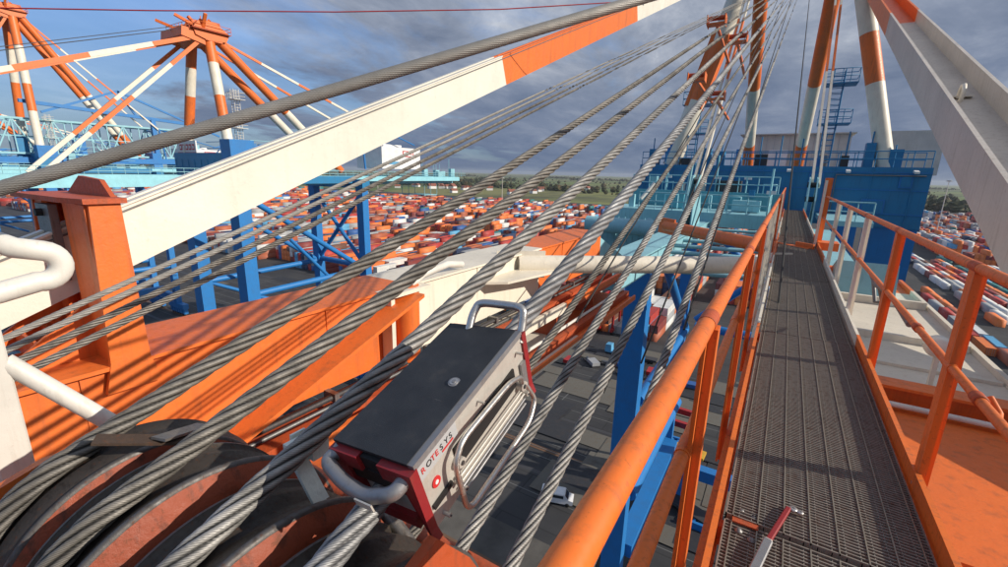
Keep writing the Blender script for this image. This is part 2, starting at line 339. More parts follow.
# ------------------------------------------------------------------ the boom of the crane we stand on
boom = thing('crane_boom', (-1, 8, -2), 'orange and cream twin girder crane boom running out under the walkway', 'crane boom')
WZ = -1.45
LB = [(-3, 4.15, 'orange'), (4.15, 7.82, 'cream'), (7.82, 11.3, 'orange')]
mb = MB()
for y0, y1, m in LB: mb.prism([(-4.72, WZ-.002), (-4.0, WZ), (-3.98, -2.36), (-4.1, -2.42), (-4.6, -2.42)], 1, y0, y1, m)
for y0, y1, m in LB:   # top flange lip and bottom ledge with the trolley rail
    mb.box((-4.78, y0, WZ), (-3.94, y1, WZ+.03), m)
g1 = mb.build('girder', boom); g1['label'] = 'left boom girder with an orange and a cream band'
mb = MB()
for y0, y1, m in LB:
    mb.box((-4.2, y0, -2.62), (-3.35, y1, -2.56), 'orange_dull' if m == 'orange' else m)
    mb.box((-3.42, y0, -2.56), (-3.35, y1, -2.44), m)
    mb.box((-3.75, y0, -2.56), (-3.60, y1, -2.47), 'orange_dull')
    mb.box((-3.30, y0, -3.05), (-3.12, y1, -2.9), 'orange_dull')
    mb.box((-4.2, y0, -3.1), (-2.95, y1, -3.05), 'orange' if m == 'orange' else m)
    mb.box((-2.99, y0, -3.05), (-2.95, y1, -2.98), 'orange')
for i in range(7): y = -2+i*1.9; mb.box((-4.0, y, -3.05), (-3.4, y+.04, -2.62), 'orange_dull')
mb.build('rail_ledge', boom)
mb = MB(); mb.tube((-3.86, -3, -2.40), (-3.86, 11.3, -2.40), .035, 'dark_steel'); mb.tube((-3.86, -3, -2.50), (-3.86, 11.3, -2.50), .022, 'grey_steel'); mb.tube((-3.28, -3, -2.86), (-3.28, 11.3, -2.86), .03, 'white_tube')
for i in range(8): mb.box((-3.99, -2+i*1.6, -2.45), (-3.80, -1.94+i*1.6, -2.35), 'grey_steel')
mb.build('cable_conduit', boom)
# stiffener where the first brace meets the left girder
mb = MB()
mb.tube((-3.93, 4.05, WZ+.04), (-3.93, 4.05, -2.40), .16, 'orange', n=24)
mb.box((-3.97, 3.66, -2.38), (-3.80, 3.72, WZ+.02), 'cream'); mb.box((-4.0, 3.6, WZ-.01), (-3.72, 4.28, WZ+.035), 'cream')
mb.path([(-3.9, 4.1, WZ+.04), (-3.88, 4.3, WZ+.14), (-3.95, 4.9, WZ+.17), (-4.0, 5.3, WZ+.1)], .05, 'white_tube')
mb.build('stiffener', boom)
for y_ in (-.5, .9, 2.9, 5.7, 7.1, 8.9, 10.2): MB().box((-3.997+.0, y_, -2.36), (-3.984, y_+.010, WZ-.01), 'cream' if 4.15 < y_ < 7.8 else 'orange').build('weld_seam', boom)
# added plate standing in for a broad cast shadow on the left girder web
mb = MB(); mb.prism([(.75, -2.62), (4.0, -1.50), (4.0, -1.46), (.73, -2.58)], 0, -3.98, -3.58, 'orange'); mb.build('shadow_plate', boom)
# inner boom section beyond the banded part, light blue
mb = MB()
for x0_, x1_ in ((-5.1, -4.0), (.9, 2.2)):
    mb.box((x0_, 13.4, -3.5), (x1_, 31, -2.75), 'cyan'); mb.box((x0_-.08, 13.4, -2.75), (x1_+.08, 31, -2.7), 'cyan')
    mb.beam(((x0_+x1_)/2, 11.2, -2.0), ((x0_+x1_)/2, 13.6, -2.9), 1.0, .9, 'cyan')
for k in range(8): mb.tube((-4.6, 15+k*2, -3.0), (1.5, 16+k*2, -3.0), .09, 'cyan', n=8)
mb.build('inner_boom', boom)
# braces between the girders
def brace(p0, p1, r, bands, name='brace', plate='cream'):
    mb = MB(); banded(mb, p0, p1, bands, lambda q, a, b, m: q.tube(a, b, r, m, n=28, caps=False))
    d = (Vector(p1)-Vector(p0)).normalized()
    for p in (p0, p1): mb.beam(Vector(p)-d*.4, Vector(p)+d*.05 if p is p1 else Vector(p)+d*.5, .04, r*3.0, plate)
    return mb.build(name, boom)
b1 = brace((-4.0, 7.0, -1.62), (.2, 10.45, -1.66), .165, [(0, 1, 'cream')]); b1['label'] = 'cream tube brace between the two boom girders'
b2 = brace((-3.3, 15.6, -1.6), (.6, 11.7, -1.6), .17, [(0, 1, 'orange')], plate='orange'); b2['label'] = 'orange tube brace between the two boom girders'
mb = MB()   # gusset plate on the left girder
mb.prism([(-4.5, 5.2), (-3.6, 6.0), (-3.2, 7.9), (-4.1, 8.2), (-4.5, 7.0)], 2, -1.74, -1.70, 'cream'); mb.build('gusset', boom)
# right girder under the walkway rail
RB = [(-2, 5.75, 'orange'), (5.75, 11.8, 'cream'), (11.8, 13.0, 'orange')]
mb = MB()
for y0, y1, m in RB:
    mb.box((.78, y0, -2.75), (2.42, y1, -2.20), m)
    mb.box((-.02, y0, -2.75), (.777, y1, -2.3), m)
    mb.box((2.38, y0, -2.198), (2.44, y1, -2.12), m)
mb.build('girder', boom)['label'] = 'right boom girder with orange and cream bands below the walkway rail'
RIB = []
mb = MB()
mb.box((.80, 5.72, -2.198), (2.36, 5.80, -2.02), 'orange'); mb.box((.80, 5.60, -2.02), (2.36, 5.85, -1.99), 'orange')
mb.build('cross_rib', boom); mb = MB(); mb.tube((.85, 5.50, -2.14), (2.30, 5.50, -2.14), .028, 'white_tube'); mb.build('pipe', boom)
for y0_, y1_, zt_, xr_, m_ in ((8.05, 8.12, -2.10, 2.36, 'cream'), (6.9, 6.96, -2.16, 2.36, 'cream'), (10.4, 10.5, -2.06, 2.36, 'cream'), (11.8, 12.3, -1.85, 1.9, 'orange'), (3.2, 3.25, -2.1, 2.36, 'orange')):
    MB().box((.80, y0_, -2.198), (xr_, y1_, zt_), m_).build('cross_rib', boom)
# flood light on the girder
mb = MB(); mb.lathe([(0, -.06), (.10, -.06), (.12, 0), (.12, .07), (.09, .09), (0, .09)], (1.62, 6.35, -1.72), 1, 'cream_clean', 24); mb.box((1.60, 6.30, -2.2), (1.64, 6.36, -1.82), 'cream')
mb.build('flood_light', boom)
# connection of the girders far along (toward the hinge): cyan lugs
def lug(x, name='hinge_lug'):
    mb = MB()
    for dx in (-.16, .16):
        mb.prism([(26.6, -2.8), (26.6, -1.0), (27.5, .05), (28.2, .15), (28.6, -.5), (29.5, -2.8)], 0, x+dx-.03, x+dx+.03, 'cyan')
    for yy, z in ((27.9, -.25), (27.7, -.95)): mb.tube((x-.24, yy, z), (x+.24, yy, z), .13, 'dark_steel', n=16)
    return mb.build(name, boom)
lug(1.0); lug(-4.5)

# ------------------------------------------------------------------ stay bracket on the left girder
br = thing('stay_bracket', (-4.4, 1.2, WZ), 'orange box bracket clamped round the cream stay bar on the left girder', 'bracket')
mb = MB()
mb.prism([(1.02, -1.62), (1.36, -1.62), (1.31, -1.40), (1.29, -.27), (1.115, -.27), (1.07, -1.40)], 0, -3.97, -3.93, 'orange')
mb.prism([(1.02, -1.62), (1.36, -1.62), (1.30, -.27), (1.09, -.27)], 0, -5.04, -5.0, 'orange')
mb.box((-5.0, 1.24, WZ), (-4.80, 1.27, -.30), 'orange'); mb.box((-4.42, 1.24, WZ), (-3.97, 1.27, -.30), 'orange')
mb.box((-4.38, 1.10, WZ), (-3.97, 1.13, -.28), 'orange'); mb.box((-5.0, 1.10, WZ), (-4.83, 1.13, -.28), 'orange')
mb.build('side_plate', br)
mb = MB(); mb.prism([(-5.12, 1.0), (-4.2, 1.03), (-3.9, 1.08), (-3.9, 1.32), (-5.12, 1.34)], 2, -.27, -.235, 'orange_dull')
mb.prism([(-4.9, -.235), (-4.6, -.10), (-4.2, -.12), (-4.05, -.235)], 1, 1.28, 1.31, 'orange_dull'); mb.build('cover_plate', br)
mb = MB(); mb.box((-4.74, 1.04, -.86), (-4.46, 1.09, -.30), 'grey_steel')
for z in (-.36, -.62, -.80): mb.tube((-4.6, 1.0, z), (-4.6, 1.045, z), .028, 'black_rubber', n=10)
mb.build('bolt_plate', br)
mb = MB()
for x in (-4.9, -4.3): mb.prism([(.55, WZ+.03), (1.1, WZ+.03), (1.1, -1.0)], 0, x, x+.03, 'orange')
for y in (.8, .95): mb.box((-4.88, y, WZ+.03), (-4.3, y+.02, WZ+.2), 'orange')
mb.build('gusset', br)

# ------------------------------------------------------------------ forestays
def stay(name, label, x, z0, sl, y0, y1, h, w, bands, trough=None, group='stay bars of the crane'):
    t = thing(name, (x, y0, z0+sl*y0), label, 'stay bar', group)
    P = lambda xx, y, dz=0: Vector((xx, y, z0+sl*y+dz))
    n = Vector((0, -sl, 1)).normalized()
    mb = MB()
    for a, b, m in bands:
        for s in (-1, 1):
            mb.beam(P(x+s*w/2, a), P(x+s*w/2, b), .03, h, m, up=n)
        mb.beam(P(x, a), P(x, b), w-.03, .03, m, up=n) if trough is None else mb.beam(P(x, a)+n*trough, P(x, b)+n*trough, w-.03, .03, m, up=n)
        # flange lips
        for s in (-1, 1): mb.beam(P(x+s*w/2, a)+n*(h/2+.008), P(x+s*w/2, b)+n*(h/2+.008), .075, .016, m, up=n)
    if trough is None:
        for a, b, m in bands: mb.beam(P(x, a)+n*(h/2-.03), P(x, b)+n*(h/2-.03), w-.03, .02, m, up=n)
    mb.build('bar', t)
    return t, P, n
stL, PL, nL = stay('stay_bar', 'cream and orange box stay bar rising left of the wire ropes from the orange bracket', -4.60, -1.175, .402, -2.5, 42, .45, .18, [(-2.5, 7.17, 'cream_clean'), (7.17, 14.4, 'orange'), (14.4, 22, 'cream_clean'), (22, 32, 'orange'), (32, 42, 'cream_clean')])
mb = MB(); mb.beam(PL(-4.49, -2.5)+nL*.19, PL(-4.49, 42)+nL*.19, .02, .012, 'grey_steel', up=nL); mb.build('seam', stL)
mb = MB(); mb.tube((-4.8, 14.9, 5.15), (-4.3, 14.9, 5.15), .13, 'dark_steel', n=16); mb.build('link_pin', stL)
stR, PR, nR = stay('stay_bar', 'broad cream and orange channel stay bar with a lifting eye rising at the right', 3.05, -4.05, .394, 3.0, 43, .86, .90, [(3.0, 27, 'cream_shaded'), (27, 43, 'orange')], trough=-.02)
mb = MB(); c = PR(3.05, 14.9)
mb.path([c+Vector((0, .02, .0)), c+Vector((0, -.10, .22)), c+Vector((0, -.02, .36)), c+Vector((0, .12, .36)), c+Vector((0, .22, .2)), c+Vector((0, .25, .12))], .045, 'cream', n=10)
mb.beam(c+Vector((-.25, .3, .15)), c+Vector((.25, .3, .15)), .2, .03, 'cream'); mb.build('lifting_eye', stR)

# inner stays from head to lugs
def bar_stay(x0, x1, y0, z0, y1, z1, label, w=.42, h=.18):
    t = thing('stay_bar', (x0, y0, z0), label, 'stay bar', 'stay bars of the crane')
    mb = MB(); bands = [(0, .2, 'cream'), (.2, .36, 'cream'), (.36, .62, 'orange'), (.62, .8, 'cream'), (.8, 1, 'orange')]
    for s in (-1, 1): banded(mb, (x0+s*w*.35, y0, z0), (x1+s*w*.35, y1, z1), bands, lambda q, a, b, m: q.beam(a, b, h*.6, h*1.6, m))
    mb.build('bar', t); return t
bar_stay(1.1, .8, 27.9, -.3, 43, 17, 'thin orange and cream stay bar running up beside the striped tube from the right lug')
bar_stay(-4.5, -4.4, 27.9, -.3, 43, 17, 'thin cream and orange stay bar running up from the left lug behind the rope rollers')

# ------------------------------------------------------------------ walkway
wk = thing('walkway', (.34, 14, WZ), 'narrow steel grating walkway leading along the boom between handrails', 'walkway')
X0, X1 = -.03, .70
panels = [(.2, 1.95), (1.97, 4.9), (4.92, 7.9), (7.92, 10.9), (10.92, 13.9), (13.92, 17), (17.02, 21), (21.02, 26)]
for pi_, (ya, yb) in enumerate(panels):
    mb = MB(); y = ya+.03; dz = [0, .012, 0, .008, 0, .01, 0, .004][pi_]
    while y < yb-.02:
        mb.box((X0+.005, y-.0028, WZ-.034+dz), (X1-.005, y+.0028, WZ+dz), 'grating'); y += .0195 if ya < 7 else .03 if ya < 13 else .06
    for k in range(8):
        x = X0+.03+k*(X1-X0-.06)/7
        mb.box((x-.0024, ya, WZ-.006+dz), (x+.0024, yb, WZ+.005+dz), 'grating_edge')
    for k in range(14):
        x = X0+.03+(k+.5)*(X1-X0-.06)/14
        mb.box((x-.0018, ya, WZ-.022+dz), (x+.0018, yb, WZ-.004+dz), 'grating')
    for x in (X0, X1-.006): mb.box((x, ya, WZ-.035+dz), (x+.006, yb, WZ+.003+dz), 'grating')
    for yy in (ya, yb-.006): mb.box((X0, yy, WZ-.035+dz), (X1, yy+.006, WZ+.003+dz), 'grating')
    mb.build('grating_panel', wk, fix=False)
mb = MB()
for x, s in ((X0-.03, -1), (X1+.02, 1)):
    for y0, y1, m in [(.2, 4.95, 'orange_rail'), (4.95, 9.8, 'cream'), (9.8, 14, 'orange_rail'), (14, 20, 'cream'), (20, 26, 'orange_rail')]:
        mb.box((x-.004, y0, WZ-.10), (x+.004, y1, WZ+(.10 if s > 0 else .06)), m); mb.box((x-.02 if s > 0 else x-.05, y0, WZ-.11), (x+.05 if s > 0 else x+.02, y1, WZ-.10), m)
        mb.box((x-.012, y0, WZ+(.10 if s > 0 else .06)), (x+.012, y1, WZ+(.106 if s > 0 else .066)), m)
mb.build('toe_board', wk)
for i in range(8):
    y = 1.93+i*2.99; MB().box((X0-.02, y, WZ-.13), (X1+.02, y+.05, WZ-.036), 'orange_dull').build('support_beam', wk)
for (x, y) in ((.03, 1.90), (.08, 1.87), (.03, 2.03), (.08, 2.02), (.62, 1.75), (.66, 1.7), (.62, 1.62), (.66, 1.57)):
    mb = MB(); mb.lathe([(0, .010), (.009, .010), (.010, .004), (.016, .003), (.016, 0)], (x, y, WZ+.002), 2, 'grey_steel', 12); mb.build('panel_clip', wk)
MB().box((.0, 1.94, WZ+.003), (.10, 1.98, WZ+.010), 'orange_dull').build('joint_strip', wk)
mb = MB(); mb.box((.45, 1.66, WZ+.006), (.66, 1.69, WZ+.012), 'orange_dull')
mb.build('joint_strip', wk)

# handrails
def handrail(name, label, x, zt, zm, r, posts, xm, y0, y1, side):
    t = thing(name, (x, 2, WZ), label, 'handrail', 'handrails of the walkway')
    mb = MB(); pts = [(x, y, zt) for y in np.linspace(y0, y1, 12)]; mb.path(pts, r, 'orange_rail', n=24); mb.build('top_rail', t)
    mb = MB()
    for a, b in zip([y0]+posts, posts+[y1]):
        if b-a > .3: mb.tube((xm, a+.03, zm), (xm, b-.03, zm), r*.86, 'orange_rail', n=18)
    for y in posts: mb.tube((xm, y-.05, zm), (xm, y+.05, zm), r*.98, 'orange_rail', n=18)
    mb.build('mid_rail', t)
    for y in posts:
        m = 'orange_rail' if y < 5.2 or 11 < y < 15 or y > 20 else 'cream_clean'
        mb = MB(); mb.box((x-(.006 if side < 0 else .014), y-.04, WZ-(.10 if side > 0 else .30)), (x+(.006 if side < 0 else .014), y+.04, zt-.012), m); mb.box((x+.0145, y+.032, WZ-.10), (x+.05, y+.042, zt-.02), m) if side > 0 else mb.box((x+.0065, y-.012, WZ-.3), (x+.03, y+.04, zt-.02), m)
        mb.tube((x-.02, y, WZ+.03), (x+.02, y, WZ+.03), .009, 'steel_bright', n=8)
        mb.build('post', t)
        wd = MB(); wd.path([(x, y-.046, zt), (x, y+.046, zt)], r*1.06, 'orange_dull', n=20); wd.build('weld_collar', t)
    return t
RP = [1.02, 2.68, 4.34, 5.99, 7.69, 9.4]
hr = handrail('handrail', 'orange tube handrail on flat posts along the right edge of the walkway', .735, -.345, -.80, .0215, RP, .735, -.4, 12.5, 1)
hl = handrail('handrail', 'thick orange tube handrail close by along the left edge of the walkway', -.141, -.40, -.82, .0235, [1.36, 2.9, 4.5, 6.1, 7.7, 9.4, 11.4, 13.6, 16, 19, 22, 25], -.158, -.3, 26, -1)
mb = MB(); mb.box((.66, 12.4, WZ), (.80, 12.55, .05), 'orange'); mb.box((.66, 12.2, WZ), (.70, 12.4, .0), 'cream'); mb.box((.73, 12.0, WZ-.05), (1.1, 12.5, WZ+.12), 'orange'); mb.build('end_post', hr)
mb = MB()
for y in (2.30, 3.3): mb = MB(); mb.lathe([(.0155, -.03), (.024, -.03), (.024, .03), (.0155, .03)], (.735, y, -.80), 1, 'orange_dull', 20); mb.build('rail_coupling', hr)
mb = MB()
mb.path([(.76, 2.2, -.83), (.79, 2.26, -.86), (.80, 2.3, -.84), (.78, 2.35, -.80)], .011, 'orange_rail'); mb.build('hook', hr)
# conduits hung on the mid rail
mb = MB(); mb.path([(.76, 3.6, -.86), (.78, 4.4, -.84), (.80, 5.2, -.92), (.79, 5.5, -.86), (.80, 6.4, -.88), (.78, 8, -.88)], .018, 'grey_steel'); mb.path([(.80, 5.0, -.9), (.86, 5.1, -1.05), (.84, 5.3, -1.1), (.8, 5.35, -.9)], .016, 'grey_steel')
mb.build('cable_run', hr)

# ------------------------------------------------------------------ wire ropes
def rope_mesh(p0, p1, R, mat, strands=6, pitch=.34, near=7.0, seg=.020, lobe=.30, nper=8, arc=None):
    """helically laid rope from p0 to p1; arc=(centre y, centre z, radius, angle) first wraps it round a sheave"""
    p0, p1 = Vector(p0), Vector(p1); d = (p1-p0); Lr = d.length; d.normalize()
    pts = []; s = 0
    while s < Lr:
        pts.append(s); s += seg*(1 if s < near*.5 else 2 if s < near else 5+(s-near)*8)
    pts.append(Lr); S = np.array(pts)
    path = np.array(p0)+S[:, None]*np.array(d); xn = np.array((1., 0, 0)); Wv = xn-np.array(d)*d.x; Wv /= np.linalg.norm(Wv)
    U = np.broadcast_to(np.cross(Wv, np.array(d)), path.shape).copy()
    if arc:
        cy_, cz_, ra, a1 = arc; a0 = atan2(p0.z-cz_, p0.y-cy_)
        aa = np.arange(a0+a1, a0, -seg/ra)
        pa = np.stack([np.full_like(aa, p0.x), cy_+ra*np.cos(aa), cz_+ra*np.sin(aa)], -1); ua = -np.stack([np.zeros_like(aa), np.cos(aa), np.sin(aa)], -1)
        if U[0] @ ua[-1] < 0: ua = -ua
        path = np.vstack([pa, path]); U = np.vstack([ua, U]); S = np.concatenate([-(aa-a0)*ra, S])
    N = len(S); n = strands*nper
    th = np.linspace(0, 2*pi, n, endpoint=False)
    prof = 1-lobe*(1-np.abs(np.cos(th*strands/2))**.8)
    pr = np.broadcast_to(prof[None, :], (N, n))
    ang = th[None, :]+(S*2*pi/pitch)[:, None]
    X = path[:, None, :]+R*pr[:, :, None]*(np.cos(ang)[:, :, None]*U[:, None, :]+np.sin(ang)[:, :, None]*Wv)
    verts = X.reshape(-1, 3)
    i = np.arange(N-1)[:, None]; k = np.arange(n)[None, :]; k2 = (k+1) % n
    F4 = np.stack([i*n+k, i*n+k2, (i+1)*n+k2, (i+1)*n+k], -1).reshape(-1, 4)
    me = bpy.data.meshes.new('wire_rope'); me.vertices.add(len(verts)); me.vertices.foreach_set('co', verts.ravel())
    me.loops.add(F4.size); me.loops.foreach_set('vertex_index', F4.ravel()); me.polygons.add(len(F4))
    me.polygons.foreach_set('loop_start', np.arange(0, F4.size, 4)); me.polygons.foreach_set('use_smooth', np.ones(len(F4), bool))
    ku = np.broadcast_to(k, (N-1, n)); iu = np.broadcast_to(i, (N-1, n))
    def uvs(name, su, sv):
        uvl = me.uv_layers.new(name=name)
        U0 = S[iu]*su; U1 = S[iu+1]*su; V0 = ku/n*sv; V1 = (ku+1)/n*sv
        uv = np.stack([np.stack([U0, V0], -1), np.stack([U0, V1], -1), np.stack([U1, V1], -1), np.stack([U1, V0], -1)], 2).reshape(-1, 2)
        uvl.data.foreach_set('uv', uv.ravel())
    uvs('UVMap', 4, 2*pi*R*4); uvs('strand', 1, strands)
    # phase so that v = k + .5 falls on the strand crowns
    a_ = np.empty(len(me.uv_layers['strand'].data)*2); me.uv_layers['strand'].data.foreach_get('uv', a_); a_[1::2] += .5; me.uv_layers['strand'].data.foreach_set('uv', a_)
    me.materials.append(MATS[mat]); me.update(); me.validate()
    if me.polygons[0].normal.dot(me.polygons[0].center-Vector(path[0])) < 0: me.flip_normals()
    return me
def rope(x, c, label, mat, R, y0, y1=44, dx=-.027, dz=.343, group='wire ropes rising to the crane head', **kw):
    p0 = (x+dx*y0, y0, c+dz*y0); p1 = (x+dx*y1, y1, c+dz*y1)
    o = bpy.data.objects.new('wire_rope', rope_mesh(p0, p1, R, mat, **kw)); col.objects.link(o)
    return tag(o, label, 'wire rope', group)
K = 1.5
RR = .0212
TY = .20*K-.178*K*sin(atan2(.343, 1)); ARC = (.20*K, -.54*K, .1786*K, 1.9)
rope(-.735*K, -.42*K, 'thick dark twisted rope leaving the leftmost big sheave, beside the orange bracket', 'rope_dark', RR, TY, arc=ARC)
rope(-.585*K, -.42*K, 'thick dark greased rope crossing above the grey rim of the second sheave', 'rope_dark', RR, TY, arc=ARC)
rope(-.440*K, -.42*K, 'thick grey rope passing just behind the black topped tester', 'rope_grey', RR, TY, arc=ARC)
rope(-.303*K, -.42*K, 'bright silver rope clamped inside the black topped tester', 'rope_silver', RR, TY, arc=ARC)
rope(-.585, -1.0, 'thin dark rope directly right of the tester handle, seen against the quay', 'rope_dark', .0135, .5, pitch=.2)
rope(-.465, -1.0, 'thinner grey rope running down past the white van, nearest the tester', 'rope_grey', .0150, .4, pitch=.22)
rope(-.350, -1.0, 'thinner grey rope crossing the blue crane leg beside the left handrail', 'rope_grey', .0150, .4, pitch=.22)
rope(-.21, -1.0, 'thin rope rising close against the left handrail of the walkway', 'rope_grey', .0135, .5, pitch=.2)
_a, _d = Vector((-1.33, .325, -.026)), Vector((.612, .81, .374))
o = bpy.data.objects.new('wire_rope', rope_mesh(_a-_d*.9, _a+_d*30, .0150, 'rope_fine', strands=18, lobe=.06, nper=4, pitch=.32)); col.objects.link(o)
tag(o, 'smooth fine-wired rope sweeping across the upper left sky, close to the camera', 'wire rope')
for xa, lb in ((-3.10, 'uppermost of the four thin ropes in front of the orange bracket'), (-2.93, 'second of the four thin ropes in front of the orange bracket, counted from above'), (-2.73, 'third of the four thin ropes in front of the orange bracket, counted from above'), (-2.57, 'lowest of the four thin ropes in front of the orange bracket')):
    rope(xa, -1.0, lb, 'rope_fine' if xa < -2.8 else 'rope_dark', .0165, -.3, pitch=.24, group='thin ropes in front of the orange bracket')
# hoist ropes hanging lower, thin far lines converging to the head
for i, (x, c, lb) in enumerate(((-.9, -4, 'thin'), (-1.4, -4.6, 'thin'), (-2.4, -4.2, 'thin'), (.1, -3.6, 'thin'), (-1.9, -5.2, 'thin'))):
    m = MB(); m.tube((x, 6, c+6*.343), (x*.6-1, 44, 15.8), .014, 'rope_grey', n=8)
    o = m.build('hoist_rope'); tag(o, 'thin far hoist rope converging on the crane head', 'wire rope', 'thin hoist ropes between the girders')
m = MB(); pts = [(-60, 19.5, 23.5), (-30, 20, 13.5), (-18, 21, 10.6), (-8, 22, 9.2), (-2, 23, 9.6), (3, 24, 10.8)]
m.path([(-9.14,1.57,1.8),(-7.58,3.17,1.98),(-5.93,4.85,2.19),(-4.23,6.58,2.46),(-2.57,8.31,2.83),(-0.96,10.04,3.32)], .0085, 'red', n=6)
tag(m.build('signal_cable'), 'thin red cable strung across the sky above the cranes', 'cable')

# ------------------------------------------------------------------ sheaves
shv = thing('sheave_block', (-.8, .3, -.81), 'block of rusty orange rope sheaves with grey worn rims below the ropes', 'sheave block')
cy, cz = .20*K, -.54*K
for i, x in enumerate((-.735*K, -.585*K, -.44*K, -.303*K)):
    xx = x; Rf = (.168 if i == 0 else .187)*K; Rg = (.178*K-RR); RL = (.150 if i == 0 else .172)*K
    mb = MB()
    mb.lathe([(RL, -.078), (RL-.01, -.070), (Rg+.012, -.030), (Rg, -.010), (Rg, .010), (Rg+.012, .030), (Rf-.004, .062)], (xx, cy, cz), 0, 'sheave_groove', 96)
    mb.lathe([(Rf-.004, .062), (Rf, .065), (Rf, .072), (Rf-.003, .075), (Rf-.007, .076)], (xx, cy, cz), 0, 'sheave_steel', 96)
    mb.lathe([(RL-.02, -.086), (RL-.004, -.086), (RL, -.083), (RL, -.078)], (xx, cy, cz), 0, 'sheave_steel', 96)
    s_ = mb.build('sheave', shv)
    mb = MB(); mb.lathe([(Rf-.007, .076), (Rf-.055, .104), (Rf-.075, .104), (.14, .05), (.10, .10), (.05, .10)], (xx, cy, cz), 0, 'orange_web', 64)
    mb.lathe([(RL-.02, -.086), (RL-.03, -.06), (.12, -.04), (.10, -.09), (.05, -.09)], (xx, cy, cz), 0, 'orange_dull', 64)
    for k in range(8):
        a = k*pi/4+.3; mb.beam((xx+.04, cy+.10*cos(a), cz+.10*sin(a)), (xx+.04, cy+.22*cos(a), cz+.22*sin(a)), .012, .03, 'orange_dull')
    mb.build('web', s_)
mb = MB(); mb.tube((-1.35, cy, cz), (-.30, cy, cz), .06, 'dark_steel', n=20); mb.build('shaft', shv)
# lower frame: orange cheek plates and rope guard tubes
mb = MB()
mb.prism([(-.35, -1.25), (.75, -1.25), (.72, -1.02), (.5, -.62), (.42, -.52), (.25, -.56), (-.3, -.75)], 0, -.375, -.36, 'orange_dull'); mb.build('cheek_plate', shv); mb = MB()
mb.prism([(-.35, -1.25), (.75, -1.25), (.62, -.85), (.42, -.62), (.2, -.60), (-.3, -.75)], 0, -1.24, -1.22, 'orange')
mb.build('cheek_plate', shv)
for k, (x, y, z, a_, l_) in enumerate(((-1.0, .30, -.525, .5, .16), (-.99, .36, -.535, -.3, .11), (-.56, .41, -.60, -.5, .10))):
    mb = MB(); d_ = Vector((sin(a_), cos(a_)*.9, -.25)); mb.beam(Vector((x, y, z))-d_*l_*.5, Vector((x, y, z))+d_*l_*.5, .035, .005, 'rust_dark' if k != 1 else 'worn_steel'); mb.build('scraper_plate', shv)
mb = MB(); mb.path([(-.56, .50, -.62), (-.50, .50, -.66), (-.42, .44, -.68), (-.36, .36, -.68)], .014, 'worn_steel'); mb.tube((-.36, .20, -.64), (-.30, .42, -.70), .018, 'worn_steel'); mb.tube((-1.2, .72, -.92), (-.36, .72, -.92), .03, 'orange_dull'); mb.build('guard_tube', shv)
mb = MB(); mb.box((-1.3, -.3, -1.4), (-.3, .9, -1.25), 'orange_dull'); mb.build('base_plate', shv)
# white plastic cable clip
cl = MB()
for dx, dy in ((0, 0), (.02, .028)): cl.box((-.67+dx, .44+dy, -.56), (-.645+dx, .475+dy, -.525), 'green_white'); cl.box((-.68+dx, .46+dy, -.58), (-.675+dx, .49+dy, -.52), 'green_white')
cl.beam((-.66, .46, -.56), (-.60, .46, -.63), .03, .008, 'green_white'); cl.beam((-.60, .46, -.63), (-.575, .50, -.66), .012, .008, 'green_white')
cl.v = [(x-.045, y-.03, z+.035) for x, y, z in cl.v]
tag(cl.build('cable_clip'), 'small white plastic clip lying at the sheaves beside the tester handle', 'clip')

# ------------------------------------------------------------------ rope tester (black topped box clamped on the silver rope)
Ls = .315
uu = Vector((-.027, 1, .343)).normalized(); vv = (Vector((1, 0, 0))-uu*uu.x).normalized(); ww = vv.cross(uu)
T = thing('rope_tester', (-.45, .41, -.49), 'black topped magnetic rope tester with red ends and steel handles clamped on a rope', 'rope tester')
def TP(v, u, w): return vv*(v*Ls)+uu*(u*Ls)+ww*(w*Ls)
# local coords in units of box length: v -1.72..-1.16, u .82..1.82, w top -1.62, bottom -1.90
tilt = radians(6.5)
VC, WC = -1.44, -1.62
def TQ(v, u, w):
    dv, dw = v-VC, w-WC
    s_, c_ = sin(tilt), cos(tilt)
    return TP(VC+dv*c_-dw*s_, u, WC+dv*s_+dw*c_)
def tbox(mb, v0, v1, u0, u1, w0, w1, mat, taper=0):
    """box in tester coordinates; taper pulls the lower edge outward"""
    vs = [TQ(v+(taper if (w == w0 and v == v1) else (-taper if w == w0 else 0)), u, w) for w in (w0, w1) for u in (u0, u1) for v in (v0, v1)]
    mb.add(vs, [(0, 2, 3, 1), (4, 5, 7, 6), (0, 1, 5, 4), (2, 6, 7, 3), (0, 4, 6, 2), (1, 3, 7, 5)], mat)
TV0, TV1, TU0, TU1, TW1, TW0 = -1.73, -1.19, .82, 1.82, -1.615, -2.09
TPR = -.06
def SQ(off, u, w): return (TV1+off+TPR*(TW1-w)/(TW1-TW0), TU0+u, w)
def sbox(mb, off0, off1, u0, u1, w0, w1, mat):
    vs = [TQ(*SQ(o_, u, TW1+w)) for w in (w0, w1) for u in (u0, u1) for o_ in (off0, off1)]
    mb.add(vs, [(0, 2, 3, 1), (4, 5, 7, 6), (0, 1, 5, 4), (2, 6, 7, 3), (0, 4, 6, 2), (1, 3, 7, 5)], mat)
mb = MB(); tbox(mb, TV0, TV1, TU0, TU1, TW0, TW1-.012, 'alu', TPR); mb.build('housing', T)
mb = MB(); tbox(mb, TV0+.004, TV1-.03, TU0-.012, TU1+.012, TW1-.012, TW1+.004, 'lid_rubber'); lid = mb.build('lid', T)
mb = MB(); tbox(mb, TV1-.03, TV1+.006, TU0-.01, TU1+.01, TW1-.03, TW1+.001, 'alu_edge'); mb.build('edge_trim', T)
cen = TQ(-1.33, 1.33, TW1+.004)
mb = MB()
